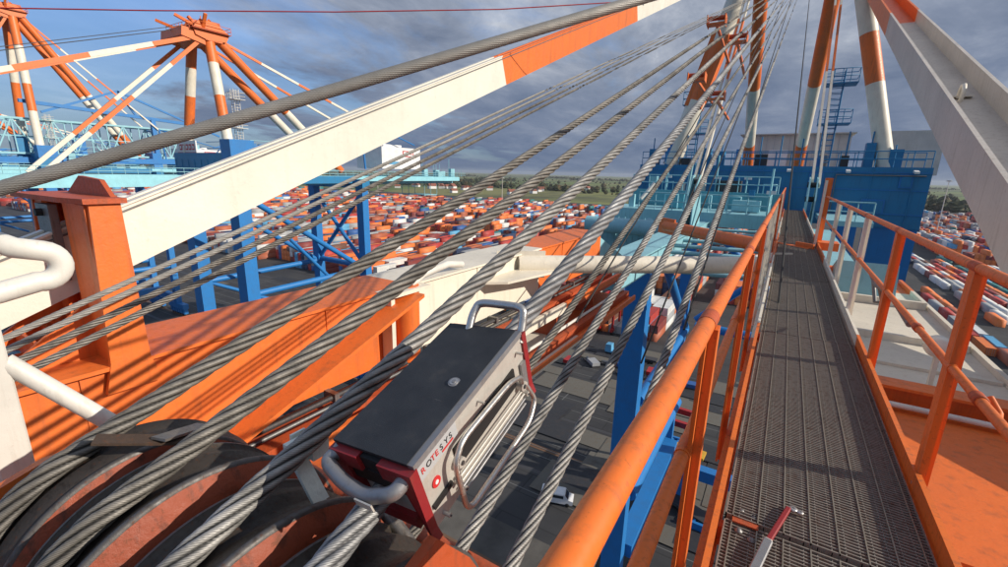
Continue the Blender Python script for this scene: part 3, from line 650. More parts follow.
for k, (r, m) in enumerate(((.034, 'alu_edge'), (.024, 'steel_bright'), (.012, 'alu_edge'))):
    n = 24; ring = [cen+(vv*cos(2*pi*j/n)+uu*sin(2*pi*j/n))*r*Ls+ww*(.001+.0012*k) for j in range(n)]; lo_ = [p-ww*.003 for p in ring]
    mb.add(ring+lo_, [tuple(range(n))]+[(j, (j+1) % n, n+(j+1) % n, n+j) for j in range(n)], m)
mb.build('cap', lid)
for u0, u1, lab in ((TU0-.05, TU0, 0), (TU1, TU1+.045, 1)):
    mb = MB(); tbox(mb, TV1-.09, TV1+.012, u0, u1, TW0-.03, TW1-.02, 'dark_red', -.06)
    tbox(mb, TV0-.0, TV0+.20, u0, u1, TW1-.11, TW1-.02, 'dark_red'); tbox(mb, TV0+.34, TV1-.09, u0, u1, TW1-.11, TW1-.02, 'dark_red')
    tbox(mb, TV0+.20, TV0+.34, u0+.02, u1, TW1-.11, TW1-.03, 'black_rubber'); tbox(mb, TV0, TV0+.09, u0, u1, TW0-.03, TW1-.11, 'dark_red', 0)
    tbox(mb, TV0+.09, TV1-.09, u0+.015, u1, TW1-.20, TW1-.11, 'black_rubber'); tbox(mb, TV0+.09, TV1-.14, u0+.02, u1, TW0, TW0+.08, 'dark_red'); mb.build('end_frame', T)
def tpath(mb, pts, r, mat, sub=5, n=14):
    """rounded path through control points"""
    P = [TQ(*p) for p in pts]; out_ = [P[0]]
    for i in range(1, len(P)-1):
        a = P[i]+(P[i-1]-P[i]).normalized()*min(.3*(P[i-1]-P[i]).length, .045*Ls*2); b = P[i]+(P[i+1]-P[i]).normalized()*min(.3*(P[i+1]-P[i]).length, .045*Ls*2)
        for k in range(sub+1):
            t = k/sub; out_.append(a*(1-t)**2+P[i]*2*t*(1-t)+b*t*t)
    out_.append(P[-1]); mb.path(out_, r*Ls, mat, n=n)
# end handles
mb = MB(); tpath(mb, [(TV0+.03, TU0-.01, TW1-.05), (TV0+.00, TU0-.09, TW1-.07), (TV0+.16, TU0-.135, TW1-.10), (TV1-.22, TU0-.145, TW1-.12), (TV1-.07, TU0-.11, TW1-.09), (TV1-.05, TU0-.01, TW1-.075)], .036, 'alu_edge'); 
tbox(mb, TV1-.25, TV1-.14, TU0-.186, TU0-.178, TW1-.14, TW1-.10, 'alu'); h1 = mb.build('handle', T); h1['label'] = 'thick worn grip handle at the near end'
mb = MB(); tpath(mb, [(TV0+.17, TU1-.02, TW1-.02), (TV0+.17, TU1+.06, TW1+.05), (TV0+.19, TU1+.14, TW1+.10), (TV1-.02, TU1+.14, TW1+.085), (TV1-.02, TU1+.08, TW1+.0), (TV1-.02, TU1-.0, TW1-.08)], .026, 'steel_bright'); mb.build('handle', T)['label'] = 'bent steel tube handle at the far end'
# long side handle
mb = MB(); Wt = TW1
tpath(mb, [SQ(.02, .91, Wt-.34), SQ(.055, .86, Wt-.22), SQ(.055, .74, Wt-.16), SQ(.055, .27, Wt-.115), SQ(.065, .17, Wt-.18), SQ(.08, .15, Wt-.52), SQ(.08, .84, Wt-.57), SQ(.065, .97, Wt-.50), SQ(.02, .95, Wt-.36)], .0155, 'steel_bright'); mb.build('handle', T)['label'] = 'long loop handle along the side'
mb = MB(); sbox(mb, .002, .014, .24, .86, -.30, -.165, 'black_rubber'); mb.build('recess', T)
mb = MB()
for w_ in (-.33, -.37, -.41, -.45): mb.tube(TQ(*SQ(.03, .20, TW1+w_)), TQ(*SQ(.03, .90, TW1+w_-.03)), .008*Ls, 'alu' if w_ > -.4 else 'alu_edge', n=8)
mb.build('guide_rod', T)
for (u_, w_, r_) in ((.24, -.25, .036), (.90, -.33, .04), (.20, -.36, .02), (.22, -.43, .018), (.93, -.42, .02), (.93, -.10, .012), (.07, -.44, .014), (.5, -.09, .008)):
    c = TQ(*SQ(.012, u_, TW1+w_)); mb = MB(); mb.tube(c-vv*.008, c+vv*.010, r_*.8*Ls, 'alu', n=18); mb.tube(c+vv*.010, c+vv*.012, r_*.35*Ls, 'dark_steel', n=12); mb.build('bolt', T)
mb = MB(); sbox(mb, .004, .02, .935, .99, -.40, -.20, 'alu_edge'); mb.build('latch_plate', T)
mb = MB(); sbox(mb, .003, .016, .02, .17, -.345, -.315, 'black_rubber'); mb.build('strap', T)
# lettering on the side
def text_on(txt, size, v, u, w, mat, parent, sx=1):
    c = bpy.data.curves.new('lettering', 'FONT'); c.body = txt; c.size = size; c.extrude = .0004; c.align_x = 'LEFT'
    o = bpy.data.objects.new('lettering', c); col.objects.link(o)
    p = TQ(*SQ(v, u, TW1+w))
    n = (TQ(*SQ(0, 1, TW0))-TQ(*SQ(0, 1, TW1))); n.normalize()   # down the side face
    upv = -n; rtv = uu; nrm = rtv.cross(upv)
    M = Matrix(((rtv.x, upv.x, nrm.x, p.x), (rtv.y, upv.y, nrm.y, p.y), (rtv.z, upv.z, nrm.z, p.z), (0, 0, 0, 1)))
    dg = bpy.context.evaluated_depsgraph_get(); me = bpy.data.meshes.new_from_object(o.evaluated_get(dg)); me.transform(M)
    bpy.data.objects.remove(o); me.materials.clear(); me.materials.append(MATS[mat])
    q = bpy.data.objects.new('lettering', me); col.objects.link(q); q.parent = parent; q.matrix_parent_inverse = Matrix.Translation(-world_loc(parent)); return q
mb = MB(); sbox(mb, .001, .005, .0, .30, -.125, -.035, 'grey_label'); plate = mb.build('name_plate', T)
bpy.context.view_layer.update()
xx = .02
for ch, m in zip('ROTESYS', ['red_ink', 'black_ink', 'red_ink', 'red_ink', 'black_ink', 'black_ink', 'black_ink']):
    text_on(ch, .0150, .0065, xx, -.092, m, plate); xx += .037 if ch != 'T' else .031
mb = MB(); sbox(mb, .005, .0075, .17, .26, -.112, -.101, 'red_ink'); mb.build('logo_bar', plate)
c = TQ(*SQ(.003, .085, TW1-.22)); nn_ = (TQ(1, 0, 0)-TQ(0, 0, 0)).normalized(); dn_ = (TQ(*SQ(0, 0, TW0))-TQ(*SQ(0, 0, TW1))).normalized(); nn_ = (nn_-dn_*nn_.dot(dn_)).normalized(); mb = MB(); mb.tube(c-nn_*.004, c+nn_*.0012, .030*Ls, 'red_ink', n=20); mb.tube(c+nn_*.0012, c+nn_*.0018, .012*Ls, 'white_ink', n=14); mb.build('emblem', T)
# lower jaws round the rope
mb = MB(); tbox(mb, TV0+.12, TV1-.16, TU0+.1, TU1-.1, TW0-.08, TW0-.001, 'alu'); mb.build('lower_jaw', T)

# ------------------------------------------------------------------ hand tool on the grating
tl = thing('bolt_cutter', (.14, 1.86, WZ), 'hand tool with red and grey handle lying on the grating', 'tool')
A = Vector((.205, 2.13, WZ+.03)); B = Vector((.135, 1.86, WZ+.035)); C_ = Vector((.085, 1.62, WZ+.03))
mb = MB(); mb.beam(A, B, .022, .018, 'dark_red', bev=.004); mb.build('red_grip', tl)
mb = MB(); mb.beam(B, C_, .034, .02, 'alu_edge', bev=.004); mb.beam(B+(B-A)*-.02, B, .028, .022, 'alu', bev=.003); mb.build('grey_grip', tl)
mb = MB(); mb.lathe([(.006, -.006), (.017, -.006), (.017, .006), (.006, .006)], A+Vector((.018, .006, .0)), 2, 'steel_bright', 18); mb.lathe([(.004, -.006), (.012, -.006), (.012, .006), (.004, .006)], A+Vector((.045, -.002, 0)), 2, 'steel_bright', 18); mb.beam(A, A+Vector((.045, 0, 0)), .014, .01, 'steel_bright'); mb.build('jaw', tl)

# ------------------------------------------------------------------ white guard cage at the far left
cg = thing('guard_rail', (-1.6, .3, -.5), 'bent white tube guard rail with a square post at the left edge', 'guard rail')
s = 1.3
cyy, czz, rr_ = .252*s, -.196*s, .030*s
arc_ = [(-1.2*s, cyy+rr_*cos(a), czz+rr_*sin(a)) for a in [radians(d) for d in range(75, -106, -15)]]
mb = MB(); mb.path([(-2.1*s, -.05, .10), (-1.5*s, .10*s, -.06*s), (-1.27*s, .18*s, -.128*s), (-1.21*s, .225*s, -.158*s)]+arc_+[(-1.2*s, .19*s, -.236*s), (-1.2*s, -.1*s, -.265*s)], .0195*s, 'white_tube', n=22); mb.build('top_rail', cg)
mb = MB(); mb.tube((-1.2*s, .175*s, -.365*s), (-1.05*s, .42*s, -.71*s), .0165*s, 'white_tube', n=18); mb.build('brace', cg)
mb = MB(); mb.beam((-1.2*s, .155*s, -.23*s), (-1.2*s, .155*s, -.95*s), .035*s, .05*s, 'white_tube', up=(0, 1, 0), bev=.004); mb.build('post', cg)

# ------------------------------------------------------------------ container cranes (portal, A-frame head, backreach)
def tower_legs(t, x0, near, mid='blue_leg', full=True):
    xs = (x0-8.3, x0+7.9)
    for x in xs:
        for y in (41.5, 67.5):
            mb = MB(); h_top = -.2
            w = 1.9 if y < 50 else 1.6
            mb.beam((x, y, GZ+3.5), (x, y, h_top), w*1.4 if y < 50 else w, w, mid, up=(0, 1, 0), bev=.08)
            mb.build('leg', t)
def crane(x0, main, zoff=0, ts=1.0, label='', detail=1, paint_='blue'):
    """gantry frame of a ship-to-shore crane centred on x0; main=True is the one the camera stands on"""
    t = thing('container_crane', (x0, 41, GZ), label, 'crane', None if main else 'neighbouring container cranes')
    X = lambda dx: x0+dx
    lg = 'blue_leg'
    # legs, four
    for sx in (-1, 1):
        for y in (41.5, 67.5):
            w, dpt = (2.7, 2.2) if y < 50 else (2.0, 1.6)
            mb = MB(); x = X(sx*8.1)
            if main and sx < 0: x = X(-8.9); w, dpt = w*.78, dpt*.7
            mb.prism([(x-w/2, y-dpt/2), (x+w/2, y-dpt/2), (x+w/2, y+dpt/2), (x-w/2, y+dpt/2)], 2, GZ+4.2, -3.0 if y < 50 else -2.2, lg)
            if y < 50: mb.box((x-w/2-.05, y-dpt/2-.06, -12.0), (x+w/2+.05, y+dpt/2+.06, -11.6), lg)
            mb.build('leg', t)
            # bogies
            mb = MB(); mb.box((x-5, y-.9, GZ+2.6), (x+5, y+.9, GZ+4.2), lg)
            for k in range(6): mb.box((x-4.8+k*1.7, y-.6, GZ+.9), (x-3.6+k*1.7, y+.6, GZ+2.6), lg); mb.lathe([(0, -.3), (.42, -.3), (.42, .3), (0, .3)], (x-4.2+k*1.7, y, GZ+.56), 1, 'dark_steel', 16)
            mb.build('bogie', t)
    # sills, portal beams and bracing tubes
    mb = MB()
    for y in (41.5, 67.5): mb.box((X(-7), y-.8, GZ+5), (X(7), y+.8, GZ+6.8), lg)
    for sx in (-1, 1):
        x = X(sx*8.1)
        mb.tube((x, 42.5, -22), (x, 67, -21.5), .55, lg, n=14); mb.tube((x, 42.5, -33), (x, 66.7, -33), .8, lg, n=14)
        mb.tube((x, 42.6, -5.0), (x, 66.8, -21.3), .5, lg, n=14); mb.tube((x, 42.6, -22.3), (x, 50, -26), .35, lg, n=10)
        mb.tube((x, 58, -21.8), (x, 50, -13), .35, lg, n=10) if sx > 0 else None
        mb.box((x-.9, 42.6, GZ+9), (x+.9, 66.7, GZ+10.6), lg)
    mb.tube((X(-7), 67.5, -20), (X(7), 67.5, -6), .45, lg, n=12); mb.tube((X(7), 67.5, -20), (X(-7), 67.5, -6), .45, lg, n=12)
    mb.tube((X(-7), 67.5, -21), (X(7), 67.5, -21), .6, lg, n=12)
    mb.build('bracing', t)
    # portal wall beam
    mb = MB()
    mb.box((X(-9.5), 40.3, -3.1), (X(9.5), 42.7, .95), 'blue'); mb.prism([(42.7, -3.1), (44.3, -2.6), (44.3, .3), (42.7, .95)], 0, X(5.5), X(9.45), 'blue_leg')
    mb.box((X(-9.5), 66.5, -4), (X(9.5), 68.5, -2.2), 'blue')
    if not main:
        mb.box((X(6.6), 40.25, .9), (X(9.55), 44.2, 4.1), 'blue_leg'); mb.box((X(-9.5), 40.3, .95), (X(6.6), 40.6, 2.0), 'blue')
    else:
        rr = random.Random(5)
        for k in range(13):
            xk = X(-9+k*1.35); hh = .5+rr.random()*1.3; mb.box((xk, 41, .95), (xk+.4+rr.random()*.5, 41.8, .95+hh), ['blue', 'blue_leg', 'dark_steel', 'blue'][k % 4]) if not -1.5 < xk < 1.2 else None
            mb.tube((xk+.3, 41.2, .95), (xk+.3, 41.2, 2.2+rr.random()*1.2), .05, 'blue', n=6)
        for x_, z_, w_, h_ in ((2.8, -1.4, .9, 1.9), (6.1, -2.2, 1.3, 1.0), (-2.0, -.6, .7, .7), (7.9, -.4, .7, .9)):
            mb.box((X(x_), 40.2, z_), (X(x_)+w_, 40.27, z_+h_), 'blue_leg'); mb.box((X(x_)+.1, 40.16, z_+.1), (X(x_)+w_-.1, 40.2, z_+h_-.1), 'blue')
        for z_ in (-2.2, -.6, .55): mb.box((X(-9.5), 40.25, z_), (X(9.5), 40.29, z_+.07), 'blue_leg')
        for x_ in (1.5, 5.0, 8.6): mb.beam((X(x_), 40.1, .7), (X(x_), 39.5, .6), .25, .14, 'white_paint')
        mb.path([(X(4.4), 40.15, -3), (X(4.4), 40.15, .4), (X(9.2), 40.15, .4)], .05, 'grey_steel', n=6)
    for sx in (-1, 1): mb.box((X(sx*6.2)-.6, 42.7, -3.0), (X(sx*6.2)+.6, 66.5, -1.6), 'blue')
    for k in range(9): mb.box((X(-9+k*2.2), 40.24, -3.0), (X(-9+k*2.2)+.06, 40.3, .9), 'blue')
    mb.build('portal_beam', t)
    # railing on the beam
    mb = MB()
    for z in (1.5, 2.0): mb.tube((X(-9.4), 40.5, z), (X(9.4), 40.5, z), .035, 'blue', n=6); mb.tube((X(-9.4), 42.6, z), (X(9.4), 42.6, z), .035, 'blue', n=6)
    for k in range(20):
        for y in (40.5, 42.6): mb.tube((X(-9.4+k*.99), y, .95), (X(-9.4+k*.99), y, 2.0), .03, 'blue', n=6)
    mb.build('railing', t)
    # A frame: front legs, rear legs, head
    H = 18.0+zoff
    def legtube(p0, p1, r, bands):
        mb = MB(); banded(mb, p0, p1, bands, lambda q, a, b, m: q.tube(a, b, r, m, n=28, caps=False)); return mb.build('mast_leg', t)
    bf = [(0, .33, 'cream'), (.33, .52, 'orange'), (.52, .78, 'cream'), (.78, 1, 'orange')]
    legtube((X(7.2), 41.5, .9), (X(2.6), 42.5, H), (.54 if main else .78)*ts, bf); legtube((X(-7.2), 41.5, .9), (X(-2.6), 42.5, H), (.70 if main else .78)*ts, [(0, .3, 'cream'), (.3, .55, 'orange'), (.55, .78, 'cream'), (.78, 1, 'orange')])
    br_ = [(0, .24, 'orange'), (.24, .52, 'cream'), (.52, 1, 'orange')]
    legtube((X(2.1), 67.3, -.5), (X(2.5), 44, H-.3), (.56 if main else .72)*ts, br_); legtube((X(-3.1), 67.3, -.5), (X(-2.6), 44, H-.3), (.56 if main else .72)*ts, br_)
    if main:
        mb = MB(); p_, q_ = lerp((X(-7.2), 41.5, .9), (X(-2.6), 42.5, H), .27), lerp((X(-7.2), 41.5, .9), (X(-2.6), 42.5, H), .58); mb.beam(p_, q_, 1.35, 1.2, 'orange', up=(0, 1, 0)); mb.build('mast_sleeve', t)
    mb = MB()
    mb.box((X(-3.6), 41.6, H-.9), (X(3.6), 44.2, H+.5), 'orange')
    for k in range(5): x = X(-3.2+k*1.6); mb.lathe([(0, -.18), (1.0, -.18), (1.0, .18), (0, .18)], (x, 41.2, H+.8), 0, 'orange_dull', 20)
    for k in range(6): x = X(-3.6+k*1.44); mb.prism([(40.2, H-.4), (42, H-.9), (44.8, H-.6), (45.4, H+.6), (43.4, H+1.9), (41, H+2.0), (39.9, H+.6)], 0, x-.06, x+.06, 'orange')
    mb.box((X(-4.2), 39.6, H+.45), (X(4.2), 45.4, H+.52), 'orange_dull')
    for z in (H+1.0, H+1.5):
        mb.path([(X(-4.2), 39.6, z), (X(4.2), 39.6, z), (X(4.2), 45.4, z), (X(-4.2), 45.4, z)], .04, 'orange', n=6, closed=True)
    for k in range(9):
        for y in (39.6, 45.4): mb.tube((X(-4.2+k*1.05), y, H+.5), (X(-4.2+k*1.05), y, H+1.5), .035, 'orange', n=6)
    for k in range(7):
        a_ = k*.9; mb.beam((X(-3+k), 43+2*sin(a_), H+.2), (X(-4.2+k*1.5), 40.5+4.5*((k*37) % 10)/10, H+1.6+1.3*((k*53) % 10)/10), .45, .35, 'orange')
    mb.box((X(-2), 42.2, H+.5), (X(2.6), 44.6, H+2.3), 'orange_dull'); mb.prism([(38.2, H-.9), (41.6, H-1.6), (41.6, H+.3), (38.4, H+.4)], 0, X(-3.4), X(3.4), 'orange')
    mb.beam((X(-2.5), 41, H+1), (X(-4.6), 38.4, H+2.2), .5, .4, 'orange'); mb.beam((X(2.5), 41, H+1), (X(1.6), 38.4, H+2.2), .5, .4, 'orange'); mb.tube((X(0), 43, H+.5), (X(0), 43, H+3.4), .08, 'orange', n=8)
    mb.build('mast_head', t)
    # lift shaft / ladder tower beside the mast
    for (dx, y, r0, r1, w, m) in ((-6.6, 43.6, 1, 6.8, .8, 'blue'), (3.4, 47, 1, 8.6, .8, 'blue')) if main else ((3.6, 44.5, 1, 12.5, .9, 'white_tube'),):
        mb = MB()
        for a_ in (0, w):
            for b_ in (0, w): mb.tube((X(dx)+a_, y+b_, r0), (X(dx)+a_, y+b_, r1), .045, m, n=6)
        z = r0
        while z < r1:
            mb.path([(X(dx), y, z), (X(dx)+w, y, z), (X(dx)+w, y+w, z), (X(dx), y+w, z)], .03, m, n=5, closed=True); z += .45
        for z in (r0+(r1-r0)*.45, r0+(r1-r0)*.85):
            mb.box((X(dx)-.5, y-.5, z), (X(dx)+w+.9, y+w+.5, z+.08), m)
            for zz_ in (z+.55, z+1.1): mb.path([(X(dx)-.5, y-.5, zz_), (X(dx)+w+.9, y-.5, zz_), (X(dx)+w+.9, y+w+.5, zz_), (X(dx)-.5, y+w+.5, zz_)], .035, m, n=5, closed=True)
            for q in range(5): mb.tube((X(dx)-.5+q*(w+1.4)/4, y-.5, z), (X(dx)-.5+q*(w+1.4)/4, y-.5, z+1.1), .03, m, n=5)
        mb.build('ladder_tower', t)
    # machinery house on the backreach
    mb = MB()
    if main:
        mb.box((X(-4.4), 70, .6), (X(7.2), 78, 5.5), 'house'); mb.box((X(10.6), 70, .8), (X(15.6), 78, 5.7), 'house')
        for k in range(14): mb.box((X(-4.2+k*.85), 69.96, .6), (X(-4.2+k*.85)+.06, 70.0, 5.5), 'grey_label')
        mb.box((X(-4.8), 69.4, 5.5), (X(7.6), 78.4, 5.62), 'house')
        mb.box((X(-1.2), 69.0, 1.6), (X(.9), 69.94, 3.6), 'white_paint'); mb.box((X(4.2), 69.85, .7), (X(5.1), 69.94, 3.0), 'grey_steel')
    else:
        mb.box((X(-4), 77, .2), (X(4.5), 90, 5.2), 'white_paint'); mb.box((X(-3), 80, 5.2), (X(2), 86, 5.9), 'white_paint')
        # red mark on the side of the house
        for (a1, b1_, c1, d1) in ((83.8, 84.1, 3.2, 4.4), (83.8, 87.6, 4.3, 4.5), (83.8, 87.6, 3.1, 3.3), (85.3, 85.5, 3.2, 4.4), (87.4, 87.6, 3.2, 4.4), (84.2, 87.3, 3.7, 3.85)): mb.box((X(4.5), a1, c1), (X(4.53), b1_, d1), 'red_ink')
        mb.box((X(4.5), 79, 1.2), (X(4.53), 82.5, 1.9), 'c_sky')
    mb.build('machinery_house', t)
    # backreach and boom deck
    dk = 'cyan_light'
    mb = MB()
    yb0 = -25 if not main else 32
    for sx in (-1, 1):
        if not main: mb.box((X(sx*3.2)-.55, yb0, -3.1), (X(sx*3.2)+.55, 40.2, -1.7), dk)
        mb.box((X(sx*3.4)-.55, 44.4, -3.3), (X(sx*3.4)+.55, 104, -1.7), dk)
    if not main:
        mb.box((X(3.8), yb0, -3.3), (X(5.6), 40.2, -1.62), dk); mb.box((X(4.0), 42.8, -2.6), (X(6.4), 104, -1.55), dk)
        mb.box((X(-5), 70, -1.65), (X(5), 104, -1.5), 'cyan_deep')
        for k in range(7): mb.box((X(-3.2), -20+k*9.5, -2.8), (X(3.2), -19.2+k*9.5, -2.2), dk)
    mb.build('boom_deck', t)
    if not main:
        mb = MB()
        for z in (-1.1, -.55): mb.tube((X(5.5), yb0, z), (X(5.5), 40, z), .05, 'cyan', n=6); mb.tube((X(6.3), 43, z), (X(6.3), 107, z), .05, 'cyan', n=6); mb.tube((X(-5), 90, z), (X(6.3), 107, z), .04, 'cyan', n=6)
        for k in range(44): y = yb0+k*1.5; mb.tube((X(5.5), y, -1.7), (X(5.5), y, -.55), .04, 'cyan', n=5) if y < 40 else None
        for k in range(32): y = 43+k*2; mb.tube((X(6.3), y, -1.6), (X(6.3), y, -.5 if y < 96 else .6), .04, 'cyan', n=5)
        for (dx, y, h) in ((2, 98, 2.4), (5, 101, 3.2), (-3, 99, 2.8), (0, 103, 1.8), (5.5, 95, 1.6)): mb.box((X(dx), y, -1.5), (X(dx)+.8, y+1.6, h*.5-1), 'cyan'); mb.tube((X(dx), y, -1.5), (X(dx), y, h), .07, 'cyan', n=6)
        # hanging under-deck frames
        for y in (92, 94.5, 97):
            for dx in (-4, 4): mb.tube((X(dx), y, -6.5), (X(dx), y, -2.8), .07, 'cyan', n=6)
            mb.tube((X(-4), y, -6.3), (X(4), y, -6.3), .07, 'cyan', n=6)
        mb.box((X(-2), 92, -6.4), (X(4), 97, -6.2), 'cyan')
        mb.build('deck_railing', t)
        # clutter on and round the portal: walkways, cabinets, lattice
        mb = MB()
        for lv in range(5):
            z = -1.5+lv*1.15
            for k in range(10): xx_ = X(-8.5+k*1.7); mb.beam((xx_, 45+rng.random()*6, z), (xx_, 45+rng.random()*9, z+1.1), .16, .16, 'blue_leg')
            mb.tube((X(-8.5), 45.5, z+1.1), (X(8), 45.5, z+1.1), .06, 'blue_leg', n=5); mb.tube((X(8), 44.5, z+1.1), (X(8), 62, z+1.1), .06, 'cyan', n=5)
        for k in range(14): mb.box((X(-7+k), 46+k % 3, -1.5), (X(-6.2+k), 47.5+k % 3, 0+rng.random()*4.5), ['blue_leg', 'cyan', 'white_paint', 'blue'][k % 4])
        mb.build('service_frames', t)
        # sign board
        mb = MB(); mb.box((X(-9.3), 40.9, 1.8), (X(-2.6), 41.1, 4.1), 'white_paint')
        for k in range(5): mb.box((X(-8.3+k*1.1), 40.86, 2.5), (X(-7.5+k*1.1), 40.89, 3.5), 'red_ink'); mb.box((X(-8.1+k*1.1), 40.83, 2.75), (X(-7.7+k*1.1), 40.86, 3.25), 'white_paint')
        mb.box((X(-9.2), 40.86, 1.95), (X(-2.7), 40.9, 2.15), 'red_ink')
        mb.build('board', t)
        # stays
        def bstay(p0, p1, n_=6, r=.3, first='orange'):
            mb = MB(); L_ = ['orange', 'cream']; k0 = 0 if first == 'orange' else 1
            bands = [(i/n_, (i+1)/n_, L_[(i+k0) % 2]) for i in range(n_)]
            banded(mb, p0, p1, bands, lambda q, a, b, m: q.beam(a, b, r*1.2, r*1.8, m)); mb.build('stay', t)
        for sx in (-1, 1):
            bstay((X(sx*3.0), 42, H), (X(sx*3.2), -12, -1.5+zoff*.1), 7, .34); bstay((X(sx*3.0), 42, H), (X(sx*3.2), 19.5, -1.5), 4, .3)
            bstay((X(sx*2.6), 44, H-.2), (X(sx*4.5), 71, 10.6), 4, .22); bstay((X(sx*2.2), 67, -.5), (X(sx*2.2), 67.5, -.4), 1, .1)
        mb = MB()
        for sx in (-1, 1):
            mb.tube((X(sx*4.5), 71, 10.9), (X(sx*4.5), 72, 0), .22, 'blue_leg', n=8); mb.beam((X(sx*4.5)-.6, 71, 10.7), (X(sx*4.5)+1.6, 73, 10.2), .5, .3, 'blue_leg')
            mb.tube((X(sx*4.5), 71, 10.6), (X(sx*4.5), 88, 6), .16, 'blue_leg', n=8)
        mb.build('back_mast', t)
        mb = MB(); mb.tube((X(0), 42, H+1.5), (X(0), -20, -1), .06, 'dark_steel', n=5); mb.tube((X(2), 42, H+1.8), (X(2), -20, -.8), .05, 'dark_steel', n=5); mb.build('boom_hoist_rope', t)
    return t
own = crane(-1.7, True, label='blue gantry frame with striped mast legs at the landward end of the walkway')
n1 = crane(-85.7, False, zoff=2.2, label='nearer neighbour crane with compact orange mast head beyond the cream stay bar')
n2 = crane(-180, False, zoff=19, ts=1.2, label='taller neighbour crane partly cut off by the left edge of the picture')
def truss(x0, t, z0=2, z1=11, y0=30, y1=84):
    mb = MB()
    for x in (x0-3, x0+3):
        for z in (z0, z1): mb.beam((x, y0, z), (x, y1, z), .5, .5, 'cyan')
        k = 0; y = y0
        while y < y1-3.5:
            mb.beam((x, y, z0 if k % 2 else z1), (x, y+4, z1 if k % 2 else z0), .32, .32, 'cyan'); mb.beam((x, y, z0), (x, y, z1), .25, .25, 'cyan'); mb.beam((x, y, (z0+z1)/2), (x, y+4, (z0+z1)/2), .2, .2, 'cyan'); y += 4; k += 1
    for y in range(int(y0), int(y1), 4): mb.beam((x0-3, y, z1), (x0+3, y+4, z1), .25, .25, 'cyan')
    mb.build('lattice_girder', t)
    mb = MB()
    for k in range(9): mb.box((x0-2+rng.random()*4, 32+k*6, -2), (x0+2+rng.random()*3, 34.5+k*6, 1+rng.random()*8), ['blue_leg', 'blue', 'cyan'][k % 3])
    mb.beam((x0+4, 30, 0), (x0+4, 84, 1), 2.2, 1.6, 'blue_leg'); mb.beam((x0+3.5, 40, 15.5), (x0+3.5, 86, 13), 1.0, .9, 'blue_leg'); mb.beam((x0+3.5, 44, 13), (x0+3.5, 62, 21), .5, .6, 'blue_leg'); mb.beam((x0+3.5, 62, 21), (x0+3.5, 90, 10), .5, .6, 'blue_leg'); mb.beam((x0+3.5, 62, 21), (x0+3.5, 66, 14), .5, .5, 'blue_leg'); mb.beam((x0+3.5, 70, 14), (x0+3.5, 70, -3), 1.2, 1.2, 'blue_leg')
    mb.build('tie_frame', t)
truss(-180, n2)
n3 = crane(-250, False, zoff=0, label='far neighbour crane standing behind the taller one at the left edge')

# cyan platforms of our crane in front of the portal wall
pf = thing('hinge_platform', (-5, 34, -3), 'light blue service platform with railings in front of the blue portal wall', 'platform')
mb = MB()
mb.box((-10.8, 31, -2.35), (-.9, 35.5, -2.15), 'cyan'); mb.box((-10.8, 31, -3.0), (-.9, 31.25, -2.35), 'cyan'); mb.box((-10.6, 36.5, -1.7), (-.4, 40, -1.5), 'cyan_deep')
mb.box((-10.6, 35.8, -3.0), (-.4, 36.4, -1.0), 'cyan_deep'); mb.box((1.9, 33, -2.6), (4.4, 40, -2.3), 'cyan')
mb.build('deck', pf)
mb = MB()
def rail3(p0, p1, h, n, m='cyan'):
    for k in (1, .5): mb.tube(Vector(p0)+Vector((0, 0, h*k)), Vector(p1)+Vector((0, 0, h*k)), .04, m, n=6)
    for k in range(n+1): q = lerp(p0, p1, k/n); mb.tube(q, q+Vector((0, 0, h)), .035, m, n=6)
rail3((-8.5, 31.1, -2.15), (-.9, 31.1, -2.15), 1.1, 7); rail3((-10.6, 36.6, -1.0), (-.6, 36.6, -1.0), 1.1, 8); rail3((-.9, 31.1, -2.15), (-.9, 35.4, -2.15), 1.1, 4); rail3((2, 33.1, -2.3), (4.3, 33.1, -2.3), 1.1, 3)
mb.tube((-5.6, 31.2, -2.1), (-5.4, 31.2, .9), .09, 'cyan', n=8)
mb.build('railing', pf)
mb = MB()
mb.tube((-10.9, 28, -3.1), (-6.2, 28, -3.1), .5, 'cyan', n=16); mb.beam((-9.6, 28, -2.6), (-8.2, 31, -6.5), .35, .35, 'cyan'); mb.beam((-6.9, 28, -2.6), (-8.2, 31, -6.5), .35, .35, 'cyan')
for k in range(10): mb.tube((-10.4+k*.42, 29, -2.6), (-10.1+k*.42, 29, -5.8), .03, 'cyan', n=5)
mb.box((-10.6, 29.1, -5.9), (-6, 29.25, -2.9), 'cyan'); mb.build('under_frame', pf)
mb = MB()
for (x, y, z, sx, sy, sz, m) in ((-7.2, 33, -2.1, 1.2, 1, 1.0, 'cyan_deep'), (-4.6, 37.5, -1.0, 1.6, 1, .8, 'dark_steel'), (-9.4, 37, -1.0, .5, .6, 1.0, 'cyan'), (-3, 33, -2.1, 1.6, .8, .7, 'cyan'), (-6.2, 37.4, -1, .8, .5, 1.2, 'house')): MB().box((x, y, z), (x+sx, y+sy, z+sz), m).build('cabinet', pf)
mb = MB(); mb.tube((-8.9, 33, -1.6), (-8.2, 33.6, -.5), .12, 'white_tube'); mb.build('vent_pipe', pf)

